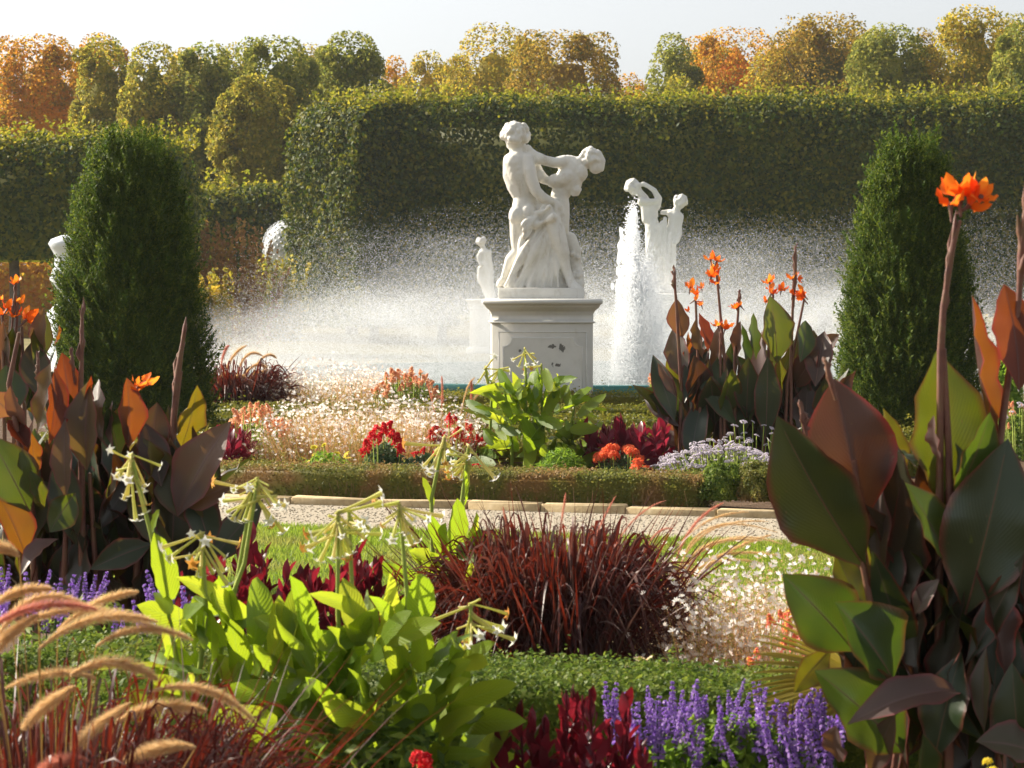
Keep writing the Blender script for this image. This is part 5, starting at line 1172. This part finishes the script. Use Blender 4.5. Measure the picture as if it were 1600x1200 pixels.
def grass_clump(label, px, d, rx, h, n, plumes, seed, wpx=5.5, stiff=.5, lean=(0, 0), prad=.012, rbase=.4, tall=.2, arch=False, group='purple fountain grass clumps'):
    rng = np.random.default_rng(seed); org = np.array((X(px, d), d, 0.0)); t = thing('fountain_grass', label, 'grass', org, group=group)
    a = rng.uniform(0, 6.28, n); r = np.sqrt(rng.uniform(0, 1, n)) * rx * rbase
    base = np.stack([np.cos(a) * r, np.sin(a) * r, np.zeros(n)], 1); out = np.clip(rng.normal(.75, .45, n), .05, 1.9) * (r / (rx * rbase) * .7 + .5)
    a2 = a + rng.normal(0, .5, n)
    D = unit(np.stack([np.cos(a2) * out + lean[0], np.sin(a2) * out + lean[1], np.ones(n)], 1))
    L = h * rng.uniform(.65, 1.15, n); up = rng.uniform(0, 1, n) < tall; D[up] = unit(D[up] * (.35, .35, 1)); L[up] *= 1.1
    V, F = blades(base, D, L, rng.uniform(.35, 1.15, n) * (1 - stiff) * 1.6 * np.where(up, .25, 1), wpx * d / F_PX * rng.uniform(.6, 1.3, n), rng, 7, rng.uniform(.2, 1.15, n) * np.where(up, .2, 1))
    if arch:                                           # most blades rise and fall back to the ground in an arc
        sel = ~up; m_ = int(sel.sum()); sg = 9; tt_ = np.linspace(0, 1, sg + 1); hd = unit(D[sel] * (1, 1, 0)); re = rx * rng.uniform(.15, 1.0, m_) ** .8; tp = rng.uniform(.50, .85, m_); hm_ = h * rng.uniform(.45, 1.0, m_) * (1.05 - .35 * re / rx)
        Pt = base[sel][:, None] + hd[:, None] * (re[:, None] * tt_[None] ** 1.25)[..., None]; Pt[..., 2] = np.maximum(.004, hm_[:, None] * (1 - (1 - tt_[None] / tp[:, None]) ** 2)); Pt[:, :, :2] += (rng.normal(0, .03, (m_, 1, 2)) * tt_[None, :, None])
        T_ = unit(np.gradient(Pt, axis=1)); sd_ = unit(np.cross(T_, rand_dirs(m_, rng)[:, None])); ww = (wpx * d / F_PX * rng.uniform(.6, 1.3, m_)[:, None] * np.clip(1.1 - tt_[None] ** 2 * 1.08, .02, 1) * .5)[..., None]
        V2 = np.stack([Pt - sd_ * ww, Pt + sd_ * ww], 2).reshape(-1, 3); kk = 2 * (sg + 1); F2 = (np.array([[2 * i, 2 * i + 1, 2 * i + 3, 2 * i + 2] for i in range(sg)])[None] + (np.arange(m_) * kk)[:, None, None]).reshape(-1, 4)
        k1 = 16; keep = np.repeat(up, 7); gm = MB(); gm.add(V, F[keep]); gm.add(V2, F2); link('blades', gm.mesh('blades', M['purple_grass'], True), t, kind='stuff')
    else: link('blades', make_mesh('blades', V, F, M['purple_grass'], True), t, kind='stuff')
    for q in plumes:                                   # (start, control, end px, depth offset, pink)
        p3 = [P(*c, d + q[3]) - org for c in q[:3]]; pts = bez(*p3, 14)
        o = link('plume', plume_mesh(pts, prad * rng.uniform(.85, 1.15), rng, pink=bool(q[4])), t)
        g0 = np.array((p3[0][0] * .25, p3[0][1] * .3, .0)); mb = MB(); tube(mb, bez(g0, (g0 + p3[0]) / 2 + (0, 0, .1), p3[0], 7), np.full(7, .0013 * d / 5), 4); link('stem', mb.mesh('stem', M['gaura_stem']), o)
    return t

grass_clump('near purple grass at the bottom left with large soft arching plumes', 70, 5.1, .46, .78, 2300, [
 ((-30, 992), (50, 925), (150, 952), 0, 1), ((20, 990), (105, 915), (262, 988), .1, 0), ((-10, 1010), (40, 895), (135, 948), .15, 0), ((60, 1015), (140, 940), (246, 972), -.05, 0), ((110, 1055), (178, 1012), (246, 1062), -.1, 0), ((238, 1080), (325, 1052), (398, 1128), -.1, 0),
 ((118, 1072), (75, 1092), (36, 1138), -.25, 0), ((204, 1098), (150, 1130), (112, 1170), -.3, 0), ((306, 1168), (255, 1158), (196, 1188), -.3, 0), ((30, 870), (10, 850), (-30, 856), .1, 0), ((60, 960), (15, 985), (-12, 1020), .0, 0), ((140, 1190), (100, 1180), (60, 1205), -.3, 1), ((150, 1060), (90, 1035), (10, 1075), .05, 0), ((150, 1010), (220, 960), (300, 1000), .1, 0), ((180, 1130), (240, 1090), (320, 1110), -.1, 0), ((90, 985), (150, 930), (215, 925), .15, 0), ((-20, 955), (20, 915), (80, 920), .1, 0)], 91, 6.0, .4, (.04, 0), .0135, .9, .22, True)
grass_clump('large purple fountain grass in the middle of the foreground', 868, 8.5, .44, .80, 3400, [
 ((870, 860), (880, 800), (884, 770), 0, 1), ((915, 880), (935, 820), (962, 775), 0, 1), ((950, 880), (980, 800), (1040, 782), 0, 1), ((795, 860), (790, 810), (786, 792), 0, 1), ((1000, 880), (1020, 820), (1052, 826), 0, 1)], 92, 6.0, .4, (-.03, -.08), .006, .62, .22, True)
grass_clump('pale plumed fountain grass arching over the lawn beside the white gaura', 1080, 8.9, .28, .55, 110, [
 ((1065, 880), (1090, 790), (1215, 832), 0, 0), ((1060, 890), (1090, 805), (1200, 815), .1, 0), ((1065, 895), (1120, 815), (1222, 850), 0, 0), ((1060, 900), (1090, 830), (1190, 845), -.1, 0), ((1055, 880), (1075, 810), (1130, 786), 0, 1), ((1070, 900), (1120, 850), (1215, 868), .1, 0), ((1070, 905), (1110, 862), (1190, 880), 0, 0), ((1050, 870), (1090, 800), (1170, 800), .1, 0), ((1075, 910), (1140, 850), (1205, 836), .1, 0)], 93, 5.0, .4, (.15, 0), .0095)
grass_clump('purple grass with tan plumes right of the left yew beside the spray', 372, 26.5, .62, .92, 1000, [
 ((350, 590), (360, 550), (385, 540), 0, 0), ((372, 580), (385, 540), (410, 556), 0, 0), ((380, 590), (400, 555), (422, 580), 0, 0), ((360, 600), (372, 575), (392, 600), -.2, 0), ((340, 600), (350, 570), (366, 598), -.2, 0), ((390, 600), (408, 570), (430, 585), 0, 0), ((345, 580), (348, 545), (358, 540), 0, 1), ((376, 600), (395, 580), (405, 610), -.2, 0), ((400, 570), (420, 545), (432, 560), .1, 0)], 94, 3.4, .3, (.05, 0), .022, .6, .15, True)
grass_clump('small reddish grass left of the leafy tobacco in the middle bed', 712, 20.3, .36, .52, 260, [
 ((690, 640), (692, 600), (690, 588), 0, 1), ((722, 640), (728, 600), (742, 590), 0, 0), ((735, 640), (738, 605), (736, 595), 0, 1), ((680, 650), (672, 610), (668, 600), 0, 1), ((730, 640), (750, 610), (756, 606), 0, 0)], 95, 3.4, .45, (0, 0), .012, .5, .4)

# ------------------------------------------------------------------ gaura: thin wands with butterfly flowers
def gaura_flower():
    mb = MB()
    for a, l in ((.5, 1), (1.25, .95), (1.9, .95), (2.65, 1)):
        c, s = math.cos(a), math.sin(a); V = np.array([(0, 0, 0), (c * .6 - s * .2, -.05, s * .6 + c * .2), (c * l, .05, s * l), (c * .6 + s * .2, -.05, s * .6 - c * .2)]); mb.add(V, [[0, 1, 2, 3]])
    mb.add(OCTA_V * (.05, .05, .16) + (0, -.06, -.2), OCTA_F, 1)
    return mb
GF = gaura_flower(); GFM = GF.mesh('gaura_flower', [M['gaura_petal'], M['gaura_bud']])
GFV = np.concatenate(GF.V); GF4 = np.concatenate(GF.F4); GF3 = np.concatenate(GF.F3)
def gaura(label, px0, px1, ptop, d0, d1, nst, nfl, fl, seed, singles=0, h_low=.5, budn=3, group='white flowering gaura', pet='gaura_petal'):
    """wands rise from the strip between px0 and px1; fl = flower size in m"""
    rng = np.random.default_rng(seed); dm = (d0 + d1) / 2; org = np.array((X((px0 + px1) / 2, dm), dm, 0.0)); hw = (px1 - px0) / 2 / F_PX * dm; hh = Z(ptop, dm)
    t = thing('gaura_plant', label, 'gaura', org, group=group); mb = MB()
    bx = rng.uniform(-1, 1, nst) * hw * .85; by = rng.uniform(-.5, .5, nst) * (d1 - d0); base = np.stack([bx, by, np.zeros(nst)], 1)
    D = unit(np.stack([bx / hw * .35 + rng.normal(0, .22, nst), rng.normal(0, .25, nst), np.ones(nst)], 1)); L = hh * rng.uniform(h_low, 1.0, nst) * (1 - .35 * np.abs(bx / hw) ** 3)
    V, F = blades(base, D, L, rng.uniform(0, .12, nst), np.full(nst, .0028 * dm / 8.5), rng, 4); mb.add(V, F, 0)
    k = rng.integers(0, nst, nst * 12); tt = rng.uniform(.05, .75, len(k)); p = base[k] + D[k] * (L[k] * tt)[:, None] + rng.normal(0, .012, (len(k), 3)) * dm / 8.5
    V, F = scatter(LEAF_V * (.6, 1, 1), LEAF_F, p, frames(rng.normal(size=(len(k), 3)), rng), fl * rng.uniform(.5, 1.1, len(k))); mb.add(V, F, 0)
    k = rng.integers(0, nst, nfl * budn); tt = rng.uniform(.45, 1.03, len(k)); p = base[k] + D[k] * (L[k] * tt)[:, None] + rng.normal(0, .010, (len(k), 3)) * dm / 8.5
    V, F = scatter(LEAF_V * (.7, 1, 1), LEAF_F, p, frames(rng.normal(size=(len(k), 3)), rng), fl * rng.uniform(.3, .6, len(k))); mb.add(V, F, 1)
    k = rng.integers(0, nst, nfl); tt = 1 - rng.uniform(0, 1, nfl) ** 1.5 * .65; p = base[k] + D[k] * (L[k] * tt)[:, None] + rng.normal(0, .014, (nfl, 3)) * dm / 8.5
    a = rng.normal(0, .8, nfl); c, s = np.cos(a), np.sin(a); Mx = np.zeros((nfl, 3, 3)); Mx[:, 0, 0], Mx[:, 0, 1], Mx[:, 1, 0], Mx[:, 1, 1], Mx[:, 2, 2] = c, -s, s, c, 1
    til = rng.normal(0, .5, nfl); Rt = np.zeros((nfl, 3, 3)); Rt[:, 0, 0] = np.cos(til); Rt[:, 0, 2] = np.sin(til); Rt[:, 2, 0] = -np.sin(til); Rt[:, 2, 2] = np.cos(til); Rt[:, 1, 1] = 1
    Mx = Mx @ Rt; S = fl * rng.uniform(.7, 1.2, nfl); ns = min(singles, nfl)
    if ns < nfl:
        V, F = scatter(GFV, GF4, p[ns:], Mx[ns:], S[ns:]); mb.add(V, F, 2)
    link('wands', mb.mesh('wands', [M['gaura_stem'], M['gaura_bud'], M[pet]]), t, kind='stuff')
    for i in range(ns):
        link('flower', GFM, t, p[i], Matrix(Mx[i].tolist()).to_euler(), S[i])
    return t
gaura('white and pink gaura in the right foreground beside the purple grass', 1035, 1330, 850, 7.9, 9.0, 2400, 4200, .0165, 101, 295, .2, 7)
gaura('large drift of white gaura in the middle bed', 400, 752, 610, 19.2, 21.2, 2600, 3800, .023, 102, 0, .5, 4)
gaura('hazy peach gaura drift in front of the left spray', 415, 640, 560, 26.2, 27.6, 900, 2600, .028, 103, 0, .5, 4)

# ------------------------------------------------------------------ smaller bedding plants
def mound(mb, c, rx, ry, h, leaf, n, rng, m=0, narrow=.7):
    dr = rand_dirs(n, rng); dr[:, 2] = np.abs(dr[:, 2]); rr = rng.uniform(.25, 1, n) ** .5
    p = np.asarray(c) + dr * rr[:, None] * (rx, ry, h); V, F = scatter(LEAF_V * (narrow, 1, 1), LEAF_F, p, frames(dr + rng.normal(0, .8, (n, 3)), rng), leaf * rng.uniform(.6, 1.4, n)); mb.add(V, F, m)
    return p
def head_mesh(kind, mat, seed):
    """one flower head about 1 across"""
    r = np.random.default_rng(seed); mb = MB()
    if kind == 'pompon':
        n = 70; d = rand_dirs(n, r); d[:, 2] = np.abs(d[:, 2]) * 1.1 - .15; V, F = scatter(LEAF_V * (.9, 1, 1), LEAF_F, d * .34, frames(d + r.normal(0, .5, (n, 3)), r), r.uniform(.22, .36, n))
    elif kind == 'crest':
        n = 80; t = r.uniform(0, 1, n); d = unit(np.stack([r.normal(0, 1, n), r.normal(0, 1, n), r.uniform(-.2, .8, n)], 1)); p = d * (.32 * (1.1 - t))[:, None] + np.stack([t * 0, t * 0, t * .8 - .3], 1)
        V, F = scatter(LEAF_V, LEAF_F, p, frames(d + r.normal(0, .5, (n, 3)), r), r.uniform(.2, .34, n))
    elif kind == 'daisy':
        n = 26; a = np.arange(n) * 2.4; d = np.stack([np.cos(a), np.sin(a), np.full(n, .35)], 1); V, F = scatter(LEAF_V * (.8, 1, 1) + (0, .5, 0), LEAF_F, d * .05, np.stack([np.stack([-np.sin(a), np.cos(a), a * 0], 1), unit(d), np.tile((0, 0, 1.0), (n, 1))], 2), np.where(np.arange(n) < 13, .5, .34)); mb.add(OCTA_V * (.17, .17, .10) + (0, 0, .08), OCTA_F)
    else:
        n = 28; d = rand_dirs(n, r); d[:, 2] = np.abs(d[:, 2]) * .5; V, F = scatter(OCTA_V, OCTA_F, d * (.42, .42, .3), frames(d, r), r.uniform(.08, .13, n))
    mb.add(V, F); return mb.mesh(kind + '_flower', M[mat])
HEADS = {}
def head(kind, mat, seed=0):
    if (kind, mat, seed) not in HEADS: HEADS[(kind, mat, seed)] = head_mesh(kind, mat, seed)
    return HEADS[(kind, mat, seed)]

def bedding(name, label, cat, px0, px1, ptop, d, ry, leaf, nleaf, leafmat, heads, seed, group=None, hfrac=.8, join=False, stems=True, narrow=.7):
    """a mound of leaves with flower heads over it; heads = (kind, mat, count, size m, lowest frac)"""
    rng = np.random.default_rng(seed); org = np.array((X((px0 + px1) / 2, d), d, 0.0)); rx = (px1 - px0) / 2 / F_PX * d; h = Z(ptop, d)
    t = thing(name, label, cat, org, group=group); mb = MB()
    mound(mb, (0, 0, 0), rx, ry, h * hfrac, leaf, nleaf, rng, 0, narrow)
    link('foliage', mb.mesh('foliage', M[leafmat]), t, kind='stuff')
    hv = MB(); sm = MB(); mats = []
    for (kind, mat, cnt, sz, low) in heads:
        for i in range(cnt):
            u = rng.uniform(-1, 1); v = rng.uniform(-1, 1); f = low + (1 - low) * rng.uniform(0, 1)
            z = h * f * (1 - .35 * u * u); p = np.array((u * rx * (1 - .3 * f ** 3), (v * .8 - .25) * ry, z))
            s = sz * rng.uniform(.75, 1.2); rot = (rng.normal(.35, .35), rng.normal(0, .35), rng.uniform(0, 6.28)); me = head(kind, mat, i % 2)
            if join:
                k = len(me.vertices); co = np.empty(k * 3, np.float32); me.vertices.foreach_get('co', co); co = co.reshape(-1, 3)
                fl = np.empty(len(me.loops), np.int32); me.loops.foreach_get('vertex_index', fl)
                Mx = np.array(Matrix.Rotation(rot[2], 3, 'Z') @ Matrix.Rotation(rot[0], 3, 'X'))
                if mat not in mats: mats.append(mat)
                hv.add(co @ Mx.T * s + p, fl.reshape(-1, 3), mats.index(mat))
            else: link('flower_head', me, t, p, rot, s)
            if stems: tube(sm, np.array([(p[0] * .85, p[1], 0), (p[0] * .9, p[1], z * .6), p]), [.0022 * d / 8] * 3, 3)
    if join and hv.n: link('flowers', hv.mesh('flowers', [M[q] for q in mats]), t, kind='stuff')
    if stems and sm.n: link('stems', sm.mesh('stems', M['nico_stem']), t, kind='stuff')
    return t
B = bedding
# middle bed
B('ageratum_plant', 'lilac ageratum drift behind the low hedge at right', 'ageratum', 1005, 1240, 690, 18.4, .45, .05, 2600, 'herb', [('umbel', 'lilac_flower', 330, .065, .35)], 111, join=True)
B('ageratum_plant', 'taller pale lilac ageratum in front of the cannas', 'ageratum', 1110, 1240, 650, 18.9, .2, .05, 300, 'herb', [('umbel', 'lilac_flower', 26, .06, .6)], 112, hfrac=.5, join=True)
B('dahlia_plant', 'bright coral red dahlias above the low hedge right of centre', 'dahlia', 920, 1015, 694, 18.5, .25, .06, 800, 'herb_dark', [('pompon', 'coral_flower', 16, .13, .62)], 113)
B('dahlia_plant', 'single low coral dahlia beside the lilac ageratum', 'dahlia', 985, 1020, 716, 18.1, .12, .05, 220, 'herb_dark', [('pompon', 'coral_flower', 3, .12, .8)], 114)
B('celosia_plant', 'crimson celosia with crested heads in the middle bed', 'celosia', 560, 640, 664, 18.8, .3, .06, 1500, 'herb_dark', [('crest', 'red_flower', 15, .13, .72)], 115, hfrac=.72)
B('celosia_plant', 'low dark leaved celosia with few red heads by the hedge', 'celosia', 590, 760, 700, 18.7, .3, .07, 1600, 'herb_dark', [('crest', 'red_flower', 7, .08, .7)], 116, hfrac=.85)
B('snapdragon_plant', 'salmon snapdragons beside the left yew', 'snapdragon', 335, 470, 632, 20.0, .5, .05, 2000, 'herb_bright', [('crest', 'salmon_flower', 60, .10, .72)], 117, hfrac=.75)
B('snapdragon_plant', 'salmon orange snapdragons above the gaura by the spray', 'snapdragon', 570, 698, 573, 26.6, .6, .06, 2600, 'herb', [('crest', 'salmon_flower', 60, .11, .62)], 118, hfrac=.85)
B('marigold_plant', 'low yellow flowers at the foot of the white gaura', 'marigold', 460, 560, 690, 18.6, .25, .06, 900, 'herb_bright', [('daisy', 'yellow_flower', 12, .06, .6)], 119)
B('cosmos_mound', 'feathery bright green mound beside the leafy tobacco', 'mound', 832, 925, 700, 18.3, .3, .07, 2600, 'herb_bright', [], 120, hfrac=1.0, stems=False, narrow=.25)
B('begonia_plant', 'red flower specks right of the salmon snapdragons', 'begonia', 655, 765, 650, 19.6, .35, .07, 1300, 'amaranth_mass', [('crest', 'red_flower', 30, .095, .55)], 121)
B('snapdragon_plant', 'small pink snapdragons at the pool rim left of the cannas', 'snapdragon', 1008, 1036, 574, 26.0, .2, .05, 500, 'herb', [('crest', 'salmon_flower', 10, .10, .8)], 122, hfrac=.8)
B('leafy_bush', 'bright green bush right of the right yew', 'bush', 1530, 1600, 535, 27.0, .5, .10, 2200, 'herb_bright', [], 123, hfrac=1.0, stems=False)
B('leafy_bush', 'mixed bedding right of the right yew under the green bush', 'bush', 1545, 1640, 620, 22.0, .4, .06, 1400, 'herb', [('crest', 'salmon_flower', 14, .08, .6), ('umbel', 'lilac_flower', 12, .07, .8)], 124, join=True)
B('gazania_plant', 'few white daisies in the shade under the cannas', 'daisy', 1180, 1300, 655, 18.7, .15, .04, 120, 'herb', [('daisy', 'white_flower', 5, .06, .85)], 125)

LANCE = leaf_grid((0, 0, 0), (0, .0, 1), .36, (0, -1, 0), .28, .22, .03, 'lance', 6, 2, 5)
AM = make_mesh('leaf', LANCE[0], LANCE[1], M['amaranth'], True, LANCE[2])
def amaranth(label, px0, px1, ptop, d, ry, n_shoots, leaf, per, seed, single=True, mat='amaranth_mass', group='dark red amaranths'):
    rng = np.random.default_rng(seed); org = np.array((X((px0 + px1) / 2, d), d, 0.0)); rx = (px1 - px0) / 2 / F_PX * d; h = Z(ptop, d)
    t = thing('amaranth_plant', label, 'amaranth', org, group=group); mb = MB(); stm = MB()
    for i in range(n_shoots):
        u = -1 + 2 * (i + .5) / n_shoots + rng.normal(0, .12); b = np.array((u * rx * .8, rng.uniform(-ry, ry), 0)); hh = h * rng.uniform(.82, 1.0) * (1 - .12 * abs(u)); e = b + np.array((u * rx * .2 + rng.normal(0, .02), rng.normal(0, .03), hh))
        tube(stm, np.array([b, (b + e) / 2, e]), [.006, .005, .003], 5)
        for j in range(per):
            f = .25 + .75 * (j + .5) / per; p = b + (e - b) * f - np.array((0, 0, leaf * .45)); a = j * 2.4 + rng.normal(0, .3); el = .35 + 1.0 * f ** 2 + rng.normal(0, .15)
            L = leaf * (1.15 - .45 * f) * rng.uniform(.8, 1.2); dv = np.array((math.cos(a) * math.cos(el), math.sin(a) * math.cos(el), math.sin(el)))
            if single and f > .52: link('leaf', AM, t, p, rot_to(dv, rng.normal(a + 1.57, .5)), L)
            else:
                Mx = frames(dv[None], rng)[0]; mb.add((LANCE[0] * L) @ Mx.T + p, LANCE[1])
    if mb.n: link('foliage', mb.mesh('foliage', M[mat]), t, kind='stuff')
    link('stems', stm.mesh('stems', M['amaranth_mass']), t)
    return t
amaranth('deep crimson amaranth at the bottom centre beside the purple salvia', 775, 1000, 1068, 6.0, .14, 10, .085, 34, 131)
amaranth('tall crimson amaranth spire in front of the near box hedge', 895, 1000, 1052, 5.9, .05, 3, .095, 22, 132)
amaranth('dark red amaranth behind the bright tobacco at left, over the lawn', 290, 480, 828, 8.4, .22, 16, .12, 30, 133)
amaranth('dark red amaranth behind the bright tobacco nearer the centre', 480, 620, 838, 8.2, .22, 12, .12, 30, 134)
amaranth('wine red amaranth at the right of the leafy tobacco in the middle bed', 912, 1035, 648, 19.3, .25, 12, .21, 20, 135, False)
amaranth('wine red amaranth between the left yew and the white gaura', 325, 388, 660, 19.4, .25, 8, .20, 20, 136, False)
amaranth('small dark amaranth tips by the pink rimmed leaf at lower right of bed', 1018, 1048, 640, 19.0, .1, 2, .17, 14, 137, False)

def salvia_mesh(seed):
    r = np.random.default_rng(seed); mb = MB(); tube(mb, np.array([(0, 0, 0), (r.normal(0, .03), 0, .5), (r.normal(0, .06), 0, 1)]), [.02, .015, .008], 4, 1)
    n = 150; t = r.uniform(.22, 1, n); t = np.round(t * 11) / 11 + r.normal(0, .012, n); a = r.uniform(0, 6.28, n); w = .13 * (1.2 - t * .9) * r.uniform(.7, 1.3, n)
    d = np.stack([np.cos(a), np.sin(a), np.full(n, .35)], 1); p = np.stack([np.cos(a) * w * .6, np.sin(a) * w * .6, t], 1)
    V, F = scatter(LEAF_V, LEAF_F, p, frames(d + r.normal(0, .5, (n, 3)), r), r.uniform(.05, .12, n) * (1.25 - .6 * t)); mb.add(V, F, 0)
    return mb.mesh('flower_spike', [M['salvia'], M['herb_dark']])
SAL = [salvia_mesh(500 + i) for i in range(5)]
def salvia(label, px0, px1, ptop, d, ry, n, L, leafn, seed, leafmat='herb_bright', spread=.4):
    rng = np.random.default_rng(seed); org = np.array((X((px0 + px1) / 2, d), d, 0.0)); rx = (px1 - px0) / 2 / F_PX * d; h = Z(ptop, d)
    t = thing('salvia_plant', label, 'salvia', org, group='purple salvia drifts'); mb = MB()
    mound(mb, (0, 0, 0), rx, ry, h - L * .55, .045, leafn, rng); link('foliage', mb.mesh('foliage', M[leafmat]), t, kind='stuff')
    for i in range(n):
        u, v = rng.uniform(-1, 1), rng.uniform(-1, 1); l = L * rng.uniform(.6, 1.25); z = h * (1 - spread * rng.uniform(0, 1) * .5) - l
        link('flower_spike', SAL[i % 5], t, (u * rx, v * ry, z), (rng.normal(0, .2), rng.normal(0, .2), rng.uniform(0, 6.28)), l)
salvia('bright purple salvia drift at the bottom right beside the big canna', 945, 1330, 1068, 6.35, .22, 92, .17, 4200, 141)
salvia('purple salvia spikes at the left under the bronze canna', -20, 290, 886, 8.1, .2, 34, .17, 1500, 142, 'herb')
salvia('few purple salvia flowers among the bright tobacco leaves', 590, 670, 960, 7.6, .12, 8, .12, 200, 143, 'herb')

B('snapdragon_plant', 'pink and orange snapdragons among the white gaura at right', 'snapdragon', 1160, 1300, 955, 7.8, .12, .05, 260, 'herb_bright', [('crest', 'pink_flower', 16, .055, .78)], 151, hfrac=.7)
B('strawflower_plant', 'pale straw coloured daisies at the foot of the purple grass', 'strawflower', 935, 1075, 1022, 7.55, .06, .03, 160, 'herb_dark', [('daisy', 'straw_flower', 11, .034, .93)], 152, hfrac=.6)
B('geranium_plant', 'bright red flower cluster at the bottom edge under the tobacco', 'geranium', 610, 692, 1168, 5.6, .08, .06, 260, 'herb_dark', [('pompon', 'red_flower', 12, .056, .88)], 153, hfrac=.8)
B('marigold_plant', 'yellow and white flowers at the bottom right corner', 'marigold', 1500, 1600, 1190, 5.2, .08, .05, 200, 'herb_dark', [('pompon', 'yellow_flower', 5, .04, .9), ('pompon', 'white_flower', 4, .05, .88)], 154, hfrac=.8)
B('low_bedding', 'dense low green bedding behind the near plumed grass', 'bedding', 20, 420, 985, 6.9, .4, .028, 9000, 'box_green', [], 155, hfrac=1.0, stems=False)
B('low_bedding', 'dark low bedding under the central tobacco', 'bedding', 380, 800, 1120, 5.9, .3, .05, 2600, 'herb', [], 156, hfrac=1.0, stems=False)

# one fan palm leaf reaching out between gaura and canna
fp = thing('fan_palm', 'yellow green fan palm leaf between the salvia and the big canna', 'palm', P(1345, 1062, 6.6) * (1, 1, 0))
hub = P(1345, 1062, 6.6); o0 = np.array((hub[0], hub[1], 0))
mb = MB(); tube(mb, np.array([(0.05, 0, 0), (.02, 0, hub[2] * .6), (0, 0, hub[2])]), [.012, .010, .008], 6); link('leaf_stalk', mb.mesh('leaf_stalk', M['nico_stem'], True), fp)
rng = np.random.default_rng(161)
for i in range(30):
    a = math.radians(128 + i * 3.6); L = .36 * rng.uniform(.9, 1.05); e = (hub - o0) + np.array((math.cos(a) * L, -.12 - .1 * rng.uniform(), math.sin(a) * L - .02))
    V, F, UV = leaf_grid(hub - o0, e, .022, (.2, -.5, .8), .18, .35, 0, 'lance', 7, 2, i); link('leaflet', make_mesh('leaflet', V, F, M['palm'], True), fp)

# ------------------------------------------------------------------ autumn haze
hm = bpy.data.materials.new('haze'); t_, new, ln = nodes_of(hm)
pv_ = new('ShaderNodeVolumePrincipled'); pv_.inputs['Color'].default_value = (.86, .90, .96, 1); pv_.inputs['Density'].default_value = .00028; pv_.inputs['Anisotropy'].default_value = .2
o = new('ShaderNodeOutputMaterial'); ln(pv_.outputs[0], o.inputs['Volume'])
hz = link('haze', make_mesh('haze', box_v(-260, 260, -26, 410, -1.1, 22), BOX_F, hm)); tag(hz, 'thin pale autumn haze over the garden', 'haze', kind='stuff')
